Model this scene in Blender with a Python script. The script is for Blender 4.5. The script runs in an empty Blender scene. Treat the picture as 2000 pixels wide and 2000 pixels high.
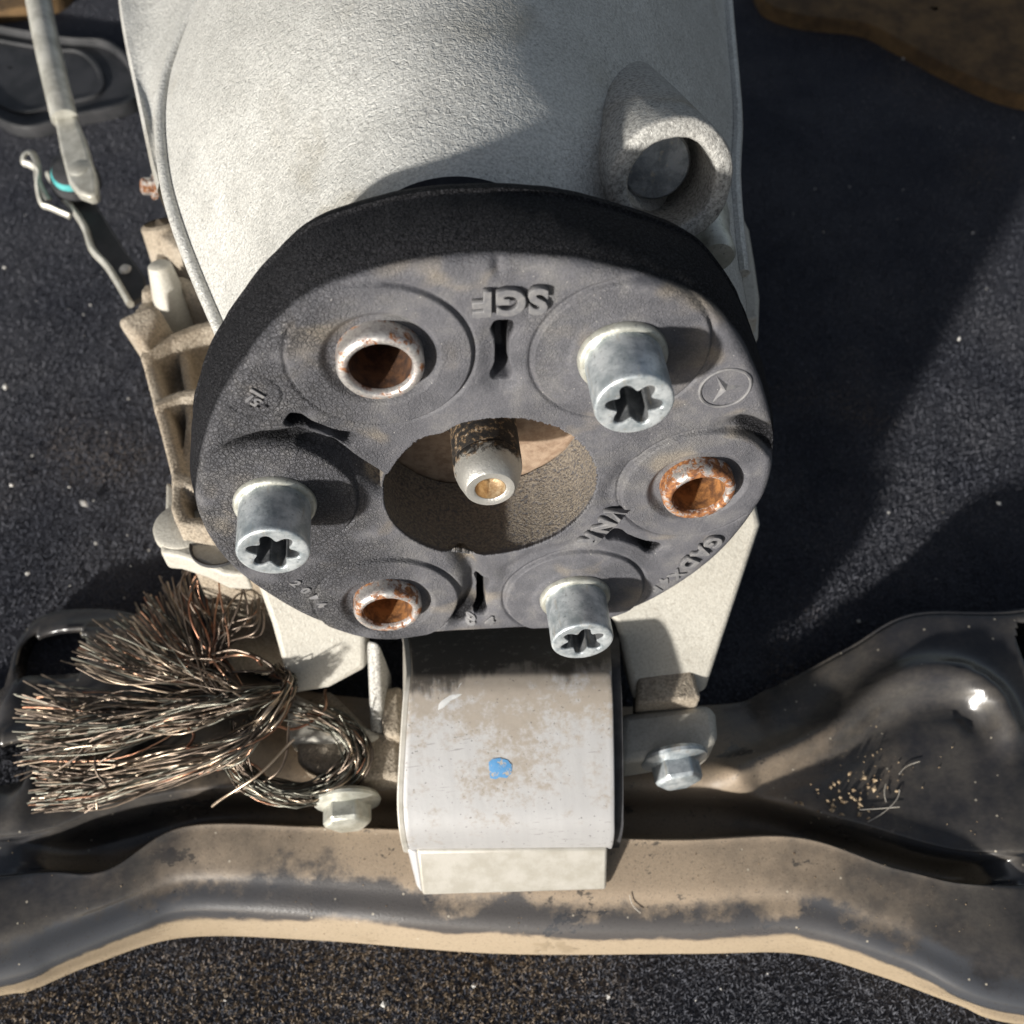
import bpy, bmesh, math, random
import numpy as np
from mathutils import Matrix, Vector

random.seed(7); rng = np.random.default_rng(7)
MM = 0.001
scene = bpy.context.scene
COL = scene.collection

# ------------------------------------------------------------------ camera (all lengths in mm, world: ground at z=0)
TAU = math.radians(11.0)          # the gearbox lies tail-up by this much
H = 150.0                        # height of the coupling centre above the carpet
RG = np.array([[1, 0, 0], [0, math.cos(TAU), math.sin(TAU)], [0, -math.sin(TAU), math.cos(TAU)]])
CAM_G = np.array([-1.811, -183.29, 217.509])
CAM_R = np.array([[0.99303506, -0.10443746, -0.05453604],
                  [-0.11546593, -0.77061433, -0.62675447],
                  [0.02343039, 0.62868622, -0.77730602]])   # rows: right, down, forward (gearbox frame)
FPX = 2138.7; SC = 2000 / 1932.0
CW = RG @ CAM_G + np.array([0, 0, H]); MW = CAM_R @ RG.T

cam = bpy.data.cameras.new('camera')
camo = bpy.data.objects.new('camera', cam); COL.objects.link(camo)
cam.sensor_width = 36; cam.sensor_fit = 'HORIZONTAL'
cam.lens = 36 * FPX / 2000.0
cam.clip_start = 0.005; cam.clip_end = 60
m = np.eye(4); m[:3, 0] = MW[0]; m[:3, 1] = -MW[1]; m[:3, 2] = -MW[2]; m[:3, 3] = CW * MM
camo.matrix_world = Matrix(m.tolist())
cam.dof.use_dof = True; cam.dof.focus_distance = 0.285; cam.dof.aperture_fstop = 38.0 / 2.2
cam.dof.aperture_fstop = 17.0
scene.camera = camo

# ------------------------------------------------------------------ sky, sun, exposure
SUN = RG @ np.array([-0.655, -0.735, 0.125]); SUN /= np.linalg.norm(SUN)
elev = math.asin(SUN[2])
w = bpy.data.worlds.new('World'); scene.world = w; w.use_nodes = True
wn = w.node_tree.nodes; wl = w.node_tree.links
bg = wn['Background']
sky = wn.new('ShaderNodeTexSky'); sky.sky_type = 'NISHITA'; sky.sun_disc = False
sky.sun_elevation = elev; sky.sun_rotation = math.atan2(SUN[0], SUN[1])
sky.dust_density = 2.0; sky.ozone_density = .8; sky.air_density = .9
hs = wn.new('ShaderNodeHueSaturation'); hs.inputs['Saturation'].default_value = .55   # hazy, milky sky
wl.new(sky.outputs[0], hs.inputs['Color']); wl.new(hs.outputs[0], bg.inputs[0]); bg.inputs[1].default_value = 0.07
sun = bpy.data.lights.new('sun', 'SUN'); sun.energy = 5.0; sun.angle = math.radians(2.8); sun.color = (1, 0.965, 0.905)
suno = bpy.data.objects.new('sun', sun); COL.objects.link(suno)
suno.rotation_euler = Vector((-SUN).tolist()).to_track_quat('-Z', 'Y').to_euler()
suno.location = (-0.6, -0.8, 0.5)
scene.view_settings.view_transform = 'Standard'; scene.view_settings.look = 'None'
scene.view_settings.exposure = 0.5; scene.view_settings.gamma = 1.0
scene.view_settings.use_curve_mapping = False
scene.cycles.max_bounces = 5; scene.cycles.diffuse_bounces = 2; scene.cycles.glossy_bounces = 2; scene.cycles.transmission_bounces = 0; scene.cycles.transparent_max_bounces = 2

# ------------------------------------------------------------------ picture point -> place (needs the plane it lies on)
def wray(px):
    px = np.atleast_2d(np.array(px, float)) * SC
    d = np.c_[(px[:, 0] - 1000) / FPX, (px[:, 1] - 1000) / FPX, np.ones(len(px))]
    return d @ MW
def wplane(px, n, p0):
    d = wray(px); n = np.array(n, float)
    t = ((np.array(p0, float) - CW) @ n) / (d @ n)
    return CW + d * t[:, None]
def wz(px, z): return wplane(px, [0, 0, 1], [0, 0, z])
def wy(px, y): return wplane(px, [0, 1, 0], [0, y, 0])
def w2g(p): return (np.atleast_2d(p) - np.array([0, 0, H])) @ RG
def g2w(p): return np.atleast_2d(p) @ RG.T + np.array([0, 0, H])
def gplane(px, n, p0): return w2g(wplane(px, RG @ np.array(n, float), g2w(p0)[0]))
def gy(px, y): return gplane(px, [0, 1, 0], [0, y, 0])
def gz(px, z): return gplane(px, [0, 0, 1], [0, 0, z])
def gzv(pts): return np.array([gz((x, y), z)[0] for x, y, z in pts])
def wzv(pts): return np.array([wz((x, y), z)[0] for x, y, z in pts])

# ------------------------------------------------------------------ materials
class NT:
    def __init__(s, name):
        s.m = bpy.data.materials.new(name); s.m.use_nodes = True
        s.n = s.m.node_tree.nodes; s.l = s.m.node_tree.links
        s.b = s.n['Principled BSDF']
        tc = s.n.new('ShaderNodeTexCoord'); v = s.n.new('ShaderNodeVectorMath'); v.operation = 'SCALE'
        v.inputs['Scale'].default_value = 1000
        s.l.new(tc.outputs['Object'], v.inputs[0]); s.co = v.outputs[0]
    def inp(s, sock, val):
        if isinstance(val, (int, float)): sock.default_value = val
        elif isinstance(val, tuple): sock.default_value = (*val, 1) if len(val) == 3 and sock.type == 'RGBA' else val
        else: s.l.new(val, sock)
    def noise(s, scale, detail=4, rough=.55, dist=0., vec=None, stretch=None):
        n = s.n.new('ShaderNodeTexNoise'); v = vec or s.co
        if stretch:
            k = s.n.new('ShaderNodeVectorMath'); k.operation = 'MULTIPLY'; s.l.new(v, k.inputs[0]); k.inputs[1].default_value = stretch; v = k.outputs[0]
        s.l.new(v, n.inputs['Vector'])
        n.inputs['Scale'].default_value = scale; n.inputs['Detail'].default_value = detail
        n.inputs['Roughness'].default_value = rough; n.inputs['Distortion'].default_value = dist
        return n.outputs[0]
    def voro(s, scale, feature='F1', vec=None, out=0, rand=1.):
        n = s.n.new('ShaderNodeTexVoronoi'); n.feature = feature; s.l.new(vec or s.co, n.inputs['Vector'])
        n.inputs['Scale'].default_value = scale; n.inputs['Randomness'].default_value = rand
        return n.outputs[out]
    def warp(s, scale, amt):
        n = s.n.new('ShaderNodeTexNoise'); s.l.new(s.co, n.inputs['Vector']); n.inputs['Scale'].default_value = scale
        k = s.n.new('ShaderNodeVectorMath'); k.operation = 'MULTIPLY_ADD'; s.l.new(n.outputs['Color'], k.inputs[0])
        k.inputs[1].default_value = (amt, amt, amt); s.l.new(s.co, k.inputs[2]); return k.outputs[0]
    def ramp(s, fac, stops):
        n = s.n.new('ShaderNodeValToRGB'); s.inp(n.inputs[0], fac); e = n.color_ramp.elements
        while len(e) < len(stops): e.new(.5)
        for k, (p, c) in enumerate(stops):
            e[k].position = p; c = (c, c, c) if isinstance(c, (int, float)) else c; e[k].color = (*c, 1)
        return n.outputs[0]
    def mix(s, f, a, b, mode='MIX'):
        n = s.n.new('ShaderNodeMix'); n.data_type = 'RGBA'; n.blend_type = mode
        s.inp(n.inputs[0], f); s.inp(n.inputs[6], a); s.inp(n.inputs[7], b); return n.outputs[2]
    def math(s, op, a, b=0., c=None, clamp=False):
        n = s.n.new('ShaderNodeMath'); n.operation = op; n.use_clamp = clamp
        s.inp(n.inputs[0], a); s.inp(n.inputs[1], b)
        if c is not None: s.inp(n.inputs[2], c)
        return n.outputs[0]
    def sep(s, vec=None):
        n = s.n.new('ShaderNodeSeparateXYZ'); s.l.new(vec or s.co, n.inputs[0]); return n.outputs
    def ss(s, v, a, b):
        n = s.n.new('ShaderNodeMapRange'); n.interpolation_type = 'SMOOTHSTEP'; s.inp(n.inputs[0], v)
        n.inputs[1].default_value = a; n.inputs[2].default_value = b; return n.outputs[0]
    def bump(s, h, dist, strength=1., normal=None):
        n = s.n.new('ShaderNodeBump'); s.inp(n.inputs['Height'], h); n.inputs['Distance'].default_value = dist * MM
        s.inp(n.inputs['Strength'], strength)
        if normal is not None: s.l.new(normal, n.inputs['Normal'])
        return n.outputs[0]
    def done(s, col, rough=.6, metal=0., normal=None, spec=None, sheen=None):
        s.inp(s.b.inputs['Base Color'], col); s.inp(s.b.inputs['Roughness'], rough); s.inp(s.b.inputs['Metallic'], metal)
        if normal is not None: s.l.new(normal, s.b.inputs['Normal'])
        if spec is not None: s.b.inputs['Specular IOR Level'].default_value = spec
        return s.m

def mat_rubber():
    t = NT('dusty_rubber'); X, Y, Z = t.sep()
    big = t.noise(.035, 3, .6); mid = t.noise(.16, 4, .6); fine = t.noise(2.2, 2, .6)
    dust = t.ramp(t.math('ADD', t.math('MULTIPLY', big, .55), t.math('MULTIPLY', mid, .45)), [(.36, (.078, .079, .09)), (.5, (.116, .115, .127)), (.64, (.175, .17, .17))])
    brown = t.ss(t.noise(.05, 3, .5, vec=t.warp(.02, 40)), .56, .72)
    col = t.mix(t.math('MULTIPLY', brown, .5), dust, (.33, .275, .20))
    col = t.mix(t.ss(fine, .42, .62), t.mix(.28, col, (.03, .03, .033)), col)
    # age crazing: strongest over the left third of the face
    wv = t.warp(.9, 1.1)
    crz = t.voro(.85, 'DISTANCE_TO_EDGE', vec=wv); crz2 = t.voro(1.9, 'DISTANCE_TO_EDGE', vec=wv)
    crack = t.math('MULTIPLY', t.ss(crz, 0., .13), t.math('MULTIPLY_ADD', t.ss(crz2, 0., .16), .6, .4))
    mask = t.ss(t.noise(.045, 3, .5), .42, .60)
    left = t.math('MULTIPLY', t.ss(X, -12., -42.), t.ss(t.noise(.06, 2, .5), .28, .5))
    def near(x0, z0, r0, r1):
        dx = t.math('SUBTRACT', X, x0); dz = t.math('SUBTRACT', Z, z0)
        return t.ss(t.math('SQRT', t.math('ADD', t.math('MULTIPLY', dx, dx), t.math('MULTIPLY', dz, dz))), r1, r0)
    left = t.math('MAXIMUM', left, t.math('MAXIMUM', near(-62., 24., 5., 13.), near(-50., 26., 4., 11.)))
    mask = t.math('MAXIMUM', t.math('MULTIPLY', mask, .3), left, clamp=True)
    col = t.mix(t.math('MULTIPLY', t.math('SUBTRACT', 1., crack), t.math('MULTIPLY', mask, .9)), col, (.015, .015, .017))
    spk = t.ss(t.voro(.42), .055, .03)
    col = t.mix(t.math('MULTIPLY', spk, .8), col, (.6, .58, .54))
    # the outer rim stays clean black rubber
    rim = t.math('MULTIPLY', t.ss(t.math('ADD', Y, t.math('MULTIPLY', mid, 1.5)), 1.6, 3.4), t.ss(t.math('ADD', t.math('MULTIPLY', X, X), t.math('MULTIPLY', Z, Z)), 2000., 3000.))
    col = t.mix(rim, col, t.mix(crack, (.008, .008, .009), t.mix(t.ss(fine, .35, .7), (.016, .016, .018), (.05, .05, .055))))
    h = t.math('ADD', t.math('MULTIPLY', crack, t.math('MAXIMUM', mask, t.math('MULTIPLY', rim, .8))), t.math('MULTIPLY', t.noise(2.6, 3, .7), .42))
    h = t.math('ADD', h, t.math('MULTIPLY', t.noise(.8, 2, .6), .5))
    bore = t.math('MULTIPLY', t.ss(Y, 1.2, 3.), t.ss(t.math('ADD', t.math('MULTIPLY', X, X), t.math('MULTIPLY', Z, Z)), 1150., 1000.))
    grit = t.noise(1.2, 3, .7)
    col = t.mix(t.math('MULTIPLY', bore, t.ss(grit, .36, .5)), col, t.mix(t.ss(grit, .35, .7), (.13, .11, .09), (.27, .235, .19)))
    h = t.math('ADD', h, t.math('MULTIPLY', t.math('MULTIPLY', grit, bore), 2.2))
    n = t.bump(h, .36, .9)
    t.inp(t.b.inputs['Specular IOR Level'], t.math('MULTIPLY_ADD', rim, -.3, .4))
    return t.done(col, t.math('MULTIPLY_ADD', mid, .25, .52), 0, n)

def mat_cast(name, a, b, stain, grime, bscale=.95, bdist=.20, metal=.35, rough=.5, speck=.5):
    t = NT(name)
    big = t.noise(.018, 4, .6); mid = t.noise(.11, 5, .6)
    col = t.mix(t.ramp(t.math('ADD', t.math('MULTIPLY', big, .6), t.math('MULTIPLY', mid, .4)), [(.36, 0.), (.62, 1.)]), a, b)
    st = t.ss(t.noise(.02, 4, .55, vec=t.warp(.01, 60)), .54, .72)
    col = t.mix(t.math('MULTIPLY', st, .72), col, stain)
    gr = t.noise(1.25, 2, .65); col = t.mix(t.math('MULTIPLY', t.ss(gr, .62, .36), speck * .62), col, grime)
    sp = t.ss(t.noise(.85, 4, .75), .53, .70)
    pt = t.ss(t.noise(.05, 4, .6), .35, .65)
    col = t.mix(t.math('MULTIPLY', sp, t.math('MULTIPLY_ADD', pt, speck, speck * .4)), col, grime)
    h = t.math('ADD', t.noise(bscale, 2, .6, dist=.8), t.math('MULTIPLY', t.noise(bscale * 3, 1, .5), .3))
    n = t.bump(h, bdist, .9)
    return t.done(col, t.math('MULTIPLY_ADD', mid, .25, rough - .1), metal, n, .5)

def mat_zinc(name='zinc_plated_steel', side=(.34, .385, .41), hi=(.64, .675, .69)):
    t = NT(name)
    a = t.noise(.22, 5, .65); b = t.noise(1.1, 4, .7); c = t.noise(.5, 3, .6, stretch=(1, .25, 1))
    col = t.mix(t.ss(a, .34, .64), side, hi)
    col = t.mix(t.math('MULTIPLY', t.ss(b, .57, .70), .55), col, (.10, .11, .12))
    col = t.mix(t.math('MULTIPLY', t.ss(c, .56, .72), .4), col, (.42, .36, .27))
    n = t.bump(t.math('ADD', t.noise(1.2, 4, .6), t.math('MULTIPLY', t.noise(.3, 2, .5), 1.2)), .10, .8)
    return t.done(col, t.math('MULTIPLY_ADD', a, .25, .32), .62, n, .5)

def mat_rust(name, rustiness):
    t = NT(name)
    a = t.noise(.34, 5, .65, dist=.4); b = t.noise(1.4, 4, .7)
    metalc = t.mix(t.ss(b, .4, .7), (.62, .60, .57), (.40, .36, .36))
    rust = t.ramp(t.noise(.8, 4, .7), [(.3, (.05, .02, .01)), (.5, (.20, .075, .026)), (.7, (.42, .19, .06))])
    f = t.ss(a, rustiness, rustiness + .12)
    col = t.mix(f, rust, metalc)
    n = t.bump(t.math('ADD', t.noise(1.1, 4, .7), t.math('MULTIPLY', f, .3)), .16, .8)
    return t.done(col, t.math('MULTIPLY_ADD', f, -.35, .78), t.math('MULTIPLY', f, .75), n, .5)

def mat_pin():
    t = NT('grimy_bare_steel'); X, Y, Z = t.sep()
    a = t.noise(.3, 5, .7, dist=.5); g = t.ss(t.math('ADD', Y, t.math('MULTIPLY', t.math('SUBTRACT', a, .5), 14.)), 5.5, 9.0)
    bare = t.mix(t.noise(1.4, 3, .6), (.50, .48, .44), (.66, .65, .61))
    rust = t.ramp(t.noise(.45, 5, .7), [(.42, (.012, .011, .011)), (.53, (.035, .028, .022)), (.6, (.2, .13, .07)), (.68, (.42, .40, .36))])
    col = t.mix(g, bare, rust)
    n = t.bump(t.noise(1.6, 4, .7), .18, .8)
    return t.done(col, t.math('MULTIPLY_ADD', g, .3, .36), t.math('MULTIPLY_ADD', g, -.45, .7), n)

def mat_crossmember():
    t = NT('dusty_black_steel'); X, Y, Z = t.sep()
    mid = t.noise(.05, 6, .68); fine = t.noise(.9, 3, .7); lo = t.noise(.02, 3, .5)
    # dust settled along the middle of the beam, worn off in patches towards both ends
    ax = t.math('ABSOLUTE', t.math('ADD', X, 5.))
    d = t.math('ADD', t.math('MULTIPLY_ADD', ax, -.0076, 1.08), t.math('MULTIPLY', t.math('SUBTRACT', mid, .5), .85))
    d = t.math('SUBTRACT', d, t.math('MULTIPLY', t.ss(Y, 5., 40.), .12))
    dust = t.ss(d, .02, .74)
    tan = t.mix(fine, (.25, .185, .125), (.37, .29, .205))
    scrape = t.ss(t.noise(.045, 6, .75, stretch=(1, 1.6, 1)), .60, .63)
    blk = t.mix(t.ss(t.noise(.028, 5, .7), .30, .66), (.022, .022, .025), t.mix(fine, (.05, .046, .042), (.095, .085, .074)))
    dust = t.math('MULTIPLY', dust, t.math('MULTIPLY_ADD', scrape, -.8, 1.))
    col = t.mix(t.math('MULTIPLY', dust, .94), blk, tan)
    # the rolled front edge is rubbed back to bare black paint, the lip below it caked pale
    front = t.ss(t.math('ADD', Y, t.math('MULTIPLY', X, .11)), -8., -18.)
    zj = t.math('ADD', t.math('MULTIPLY', t.math('SUBTRACT', t.math('ADD', t.math('MULTIPLY', lo, .5), t.math('MULTIPLY', mid, .5)), .5), 20.), Z)
    lip = t.math('MULTIPLY', t.ss(zj, 16.5, 13.5), front)
    col = t.mix(t.math('MULTIPLY', lip, .9), col, t.mix(fine, (.27, .21, .14), (.38, .305, .215)))
    rub = t.math('MULTIPLY', t.math('MULTIPLY', t.ss(zj, 14.5, 17.), t.ss(zj, 23.2, 21.2)), front)
    col = t.mix(t.math('MULTIPLY', rub, .88), col, (.05, .053, .06))
    spk = t.ss(t.voro(.17), .085, .04)
    col = t.mix(t.math('MULTIPLY', spk, .8), col, (.45, .40, .32))
    pit = t.ss(t.noise(1.2, 2, .7), .60, .68)
    col = t.mix(t.math('MULTIPLY', pit, .5), col, (.04, .035, .03))
    n = t.bump(t.math('ADD', t.noise(1.3, 3, .7), t.math('MULTIPLY', mid, .6)), .12, t.math('MULTIPLY_ADD', dust, .6, .2))
    dg = t.math('MULTIPLY', dust, t.math('MULTIPLY_ADD', rub, -.8, 1.))
    return t.done(col, t.math('MULTIPLY_ADD', dg, .5, .2), 0, n, .6)

def mat_block():
    t = NT('smeared_aluminium'); X, Y, Z = t.sep()
    a = t.noise(.035, 4, .6, dist=.5); b = t.noise(.35, 3, .7); s = t.noise(.3, 3, .6, stretch=(1, .08, .08))
    al = t.mix(s, (.33, .33, .335), (.43, .43, .435))
    dirt = t.mix(b, (.20, .17, .135), (.29, .25, .205))
    mm = t.math('ADD', t.math('MULTIPLY', a, .38), t.math('ADD', t.math('MULTIPLY', t.noise(.12, 4, .7), .37), t.math('MULTIPLY', t.noise(.5, 4, .75), .25)))
    f = t.ss(t.math('ADD', mm, t.math('MULTIPLY', t.math('ADD', Y, 12.), -.0035)), .385, .51)
    f = t.math('MULTIPLY_ADD', f, .8, .08)
    col = t.mix(f, dirt, al)
    # colour turns near-black over the back of the crown, with a ragged streaked edge
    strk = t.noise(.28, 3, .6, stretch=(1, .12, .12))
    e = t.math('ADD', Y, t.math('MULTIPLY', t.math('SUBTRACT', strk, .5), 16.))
    back_dark = t.ss(t.math('ADD', e, t.math('MULTIPLY', t.math('SUBTRACT', a, .5), 26.)), 14.5, 20.)
    col = t.mix(t.math('MULTIPLY', back_dark, t.math('MULTIPLY_ADD', t.ss(b, .55, .7), -.35, .93)), col, (.045, .038, .031))
    scr = t.ss(t.noise(.9, 2, .5, stretch=(.10, 1.6, 1.6)), .66, .70)
    col = t.mix(t.math('MULTIPLY', scr, t.math('MULTIPLY', t.ss(a, .48, .6), .5)), col, (.12, .11, .10))
    pits = t.ss(t.noise(.8, 2, .7), .66, .72)
    col = t.mix(t.math('MULTIPLY', pits, .7), col, (.05, .045, .04))
    n = t.bump(t.math('ADD', b, t.math('MULTIPLY', s, .6)), .08, .7)
    return t.done(col, t.math('MULTIPLY_ADD', f, -.2, .66), t.math('MULTIPLY', f, .25), n)

def mat_simple(name, a, b, scale=.3, rough=.6, metal=0., bd=.08, bs=1.2):
    t = NT(name)
    col = t.mix(t.ss(t.noise(scale, 5, .65), .35, .65), a, b)
    n = t.bump(t.noise(bs, 4, .65), bd, .8)
    return t.done(col, rough, metal, n)

def mat_paint():
    t = NT('chipped_blue_paint'); a = t.ss(t.noise(.55, 4, .7), .40, .50)
    col = t.mix(a, (.30, .27, .23), t.mix(t.noise(1., 3, .6), (.03, .16, .36), (.08, .25, .46)))
    return t.done(col, .6, 0, t.bump(a, .06, .8))

def mat_carpet(fib=False):
    t = NT('carpet_fibre' if fib else 'carpet_backing')
    big = t.noise(.02, 4, .6); f = t.noise(.9 if fib else .5, 4, .7)
    col = t.mix(t.ss(big, .3, .7), (.066, .070, .086), (.115, .117, .132))
    col = t.mix(t.ss(f, .35, .7), t.mix(.3, col, (.02, .02, .026)), col)
    cx, cy, cz = t.sep()
    near_ = t.math('MULTIPLY', t.ss(cy, -70., -95.), t.math('MULTIPLY', t.ss(cx, 45., -10.), .55))
    tan = t.math('MULTIPLY', t.math('MAXIMUM', t.math('MULTIPLY', t.ss(t.noise(.014, 3, .5), .55, .75), .25), near_), t.ss(t.noise(.55, 3, .7), .47, .58))
    col = t.mix(t.math('MULTIPLY', tan, .8), col, (.42, .30, .17))
    if not fib: col = t.mix(.42, col, (.012, .012, .016))
    n = t.bump(t.noise(.8, 3, .7), 1.2, 1.)
    return t.done(col, .95, 0, None if fib else n, .1)

MAT = dict(
    rubber=mat_rubber(),
    cast=mat_cast('sand_cast_aluminium', (.52, .515, .485), (.66, .655, .62), (.37, .345, .285), (.12, .115, .105), .62, .5),
    castdark=mat_cast('grimy_cast_aluminium', (.40, .39, .365), (.52, .51, .475), (.33, .27, .18), (.06, .055, .05), 1.1, .25, .3, .55, .8),
    bracket=mat_cast('pale_cast_aluminium', (.42, .40, .35), (.50, .48, .425), (.40, .34, .26), (.2, .17, .13), .6, .2, .12, .6, .4),
    dirtcast=mat_cast('dirt_caked_casting', (.30, .245, .18), (.44, .385, .31), (.20, .14, .085), (.08, .06, .04), .6, .6, .05, .8, .8),
    zinc=mat_zinc(), zincpale=mat_zinc('dull_yellow_zinc', (.42, .42, .36), (.58, .58, .52)),
    zincdark=mat_zinc('dark_plug_shaded_socket', (.13, .14, .15), (.27, .28, .29)), rust=mat_rust('grey_brown_sleeve_rim', .42), rusty=mat_rust('rust_filmed_sleeve_rim', .485), pale=mat_rust('bright_sleeve_rim', .37),
    boredark=mat_simple('dark_rusted_bore', (.035, .016, .009), (.11, .048, .02), .3, .85, 0, .2), borerust=mat_simple('orange_rusted_bore', (.10, .04, .014), (.36, .155, .045), .28, .85, 0, .25),
    letter=mat_simple('worn_rubber_relief', (.12, .12, .128), (.18, .176, .176), .5, .6, 0, .08),
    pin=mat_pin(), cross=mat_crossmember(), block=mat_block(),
    blackrubber=mat_simple('black_rubber', (.018, .018, .02), (.04, .04, .043), .2, .7),
    plate=mat_simple('aluminium_plate', (.35, .33, .285), (.43, .41, .37), .12, .5, .3),
    rod=mat_simple('grey_plated_rod', (.34, .33, .29), (.52, .51, .46), .12, .45, .4),
    teal=mat_simple('teal_plastic', (.05, .32, .33), (.10, .42, .42), .3, .4),
    brass=mat_simple('brown_recess', (.36, .24, .13), (.62, .5, .33), .5, .45, .6, .2),
    rustplate=mat_simple('brown_rusted_flange', (.25, .17, .115), (.38, .28, .2), .3, .8, .1, .2),
    blue=mat_paint(),
    greypaint=mat_simple('pale_grey_smear', (.42, .43, .43), (.52, .52, .52), .4, .6),
    brown=mat_simple('brown_felt', (.07, .042, .02), (.15, .09, .038), .06, .95, 0, .6, .6),
    mat=mat_simple('black_moulded_rubber', (.016, .017, .019), (.034, .034, .037), .08, .5, 0, .15, .8),
    carpet=mat_carpet(), fibre=mat_carpet(True),
    lint=mat_simple('pale_lint', (.35, .34, .32), (.65, .63, .6), .4, .9),
    crumb=mat_simple('dry_dirt', (.16, .105, .06), (.48, .37, .24), .35, .95, 0, .2, .9),
    hair=mat_simple('pale_fibre', (.40, .36, .3), (.5, .46, .4), .4, .7),
)
WIRE = [mat_simple('tarnished_copper_wire', (.07, .056, .045), (.20, .155, .12), .12, .38, .75, .03),
        mat_simple('greenish_tarnished_wire', (.085, .085, .07), (.24, .23, .19), .12, .38, .7, .03),
        mat_simple('tinned_wire', (.33, .26, .19), (.52, .42, .32), .10, .32, .8, .03),
        mat_simple('bare_copper_wire', (.28, .13, .08), (.45, .27, .18), .10, .34, .85, .03)]

# ------------------------------------------------------------------ builders
class Root:
    """an Empty at a thing's base; frame 'W' (ground) or 'G' (gearbox, tilted tail-up)"""
    def __init__(s, name, label, cat, origin=(0, 0, 0), frame='W', group=None):
        s.o = bpy.data.objects.new(name, None); COL.objects.link(s.o); s.o.empty_display_size = .01
        s.frame = frame; s.org = np.array(origin, float)
        if frame == 'G':
            p = g2w(s.org)[0]; s.o.location = (p * MM).tolist(); s.o.rotation_euler = (-TAU, 0, 0)
        else: s.o.location = (s.org * MM).tolist()
        s.o['label'] = label; s.o['category'] = cat
        if group: s.o['group'] = group

def smooth(me, ang=None):
    me.polygons.foreach_set('use_smooth', np.ones(len(me.polygons), bool))
    if ang is not None: me.set_sharp_from_angle(angle=math.radians(ang))

def mk(name, v, f, mat, root=None, parent=None, sm=True, ang=40, label=None, loc=None):
    v = np.asarray(v, float)
    org = root.org if root is not None else np.zeros(3)
    me = bpy.data.meshes.new(name)
    off = org if loc is None else np.array(loc, float)
    me.from_pydata(((v - off) * MM).tolist(), [], [tuple(int(i) for i in q) for q in f])
    me.validate()
    bm = bmesh.new(); bm.from_mesh(me); bmesh.ops.recalc_face_normals(bm, faces=bm.faces); bm.to_mesh(me); bm.free()
    if sm: smooth(me, ang)
    return link(name, me, mat, root, parent, label, None if loc is None else (off - org))

def link(name, me, mat, root=None, parent=None, label=None, at=None):
    o = bpy.data.objects.new(name, me); COL.objects.link(o)
    if mat is not None and not me.materials: me.materials.append(MAT[mat] if isinstance(mat, str) else mat)
    p = parent or (root.o if root is not None else None)
    if p is not None: o.parent = p
    if at is not None: o.location = (np.array(at) * MM).tolist()
    if label: o['label'] = label
    return o

def bevel(o, wd, seg=3, ang=35):
    b = o.modifiers.new('edge_rounding', 'BEVEL'); b.width = wd * MM; b.segments = seg; b.limit_method = 'ANGLE'; b.angle_limit = math.radians(ang)
    b.harden_normals = False; b.use_clamp_overlap = True
    return o

def grid_faces(nu, nv, cu=False, cv=False):
    f = []
    for i in range(nu if cu else nu - 1):
        for j in range(nv if cv else nv - 1):
            a = i * nv + j; b = ((i + 1) % nu) * nv + j; c = ((i + 1) % nu) * nv + (j + 1) % nv; d = i * nv + (j + 1) % nv
            f.append((a, b, c, d))
    return f

def frame_of(d):
    d = np.array(d, float); d /= np.linalg.norm(d)
    a = np.array([0, 0, 1.]) if abs(d[2]) < .9 else np.array([1., 0, 0])
    u = np.cross(a, d); u /= np.linalg.norm(u); return u, np.cross(d, u), d

def lathe(prof, c, axis, n=48, wob=None, close=False):
    """profile of (radius, distance along axis)"""
    u, v2, d = frame_of(axis); c = np.array(c, float); th = np.linspace(0, 2 * np.pi, n, endpoint=False)
    V = []
    for r, h in prof:
        rr = r * (1 + (wob(th) if wob else 0))
        V.append(c + d * h + np.outer(np.cos(th) * rr, u) + np.outer(np.sin(th) * rr, v2))
    V = np.concatenate(V); return V, grid_faces(len(prof), n, False, True)

def prism(top, bot):
    top = np.asarray(top, float); bot = np.asarray(bot, float); n = len(top)
    f = [tuple(range(n)), tuple(range(2 * n - 1, n - 1, -1))] + [(i, n + i, n + (i + 1) % n, (i + 1) % n) for i in range(n)]
    return np.r_[top, bot], f

def extr(poly, vec):
    poly = np.asarray(poly, float); return prism(poly, poly + np.array(vec, float))

def catmull(P, n):
    P = np.asarray(P, float); P = np.r_[[2 * P[0] - P[1]], P, [2 * P[-1] - P[-2]]]
    k = len(P) - 3; t = np.linspace(0, k - 1e-9, n); i = t.astype(int); t = (t - i)[:, None]
    a, b, c, d = P[i], P[i + 1], P[i + 2], P[i + 3]
    return .5 * (2 * b + (c - a) * t + (2 * a - 5 * b + 4 * c - d) * t ** 2 + (3 * b - a - 3 * c + d) * t ** 3)

def tube(path, rad, n=8, flat=1., up=None, caps=True):
    P = np.asarray(path, float); m_ = len(P); rad = np.broadcast_to(rad, m_)
    T = np.gradient(P, axis=0); T /= np.linalg.norm(T, axis=1)[:, None] + 1e-12
    u = np.array(up, float) if up is not None else frame_of(T[0])[0]
    th = np.linspace(0, 2 * np.pi, n, endpoint=False); V = []
    for k in range(m_):
        u = u - T[k] * (u @ T[k]); u /= np.linalg.norm(u); v2 = np.cross(T[k], u)
        V.append(P[k] + rad[k] * (np.outer(np.cos(th), u) + flat * np.outer(np.sin(th), v2)))
    f = grid_faces(m_, n, False, True)
    if caps: f += [tuple(range(n - 1, -1, -1)), tuple((m_ - 1) * n + j for j in range(n))]
    return np.concatenate(V), f

def ssn(x, a, b):
    t = np.clip((x - a) / (b - a), 0, 1); return t * t * (3 - 2 * t)

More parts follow.
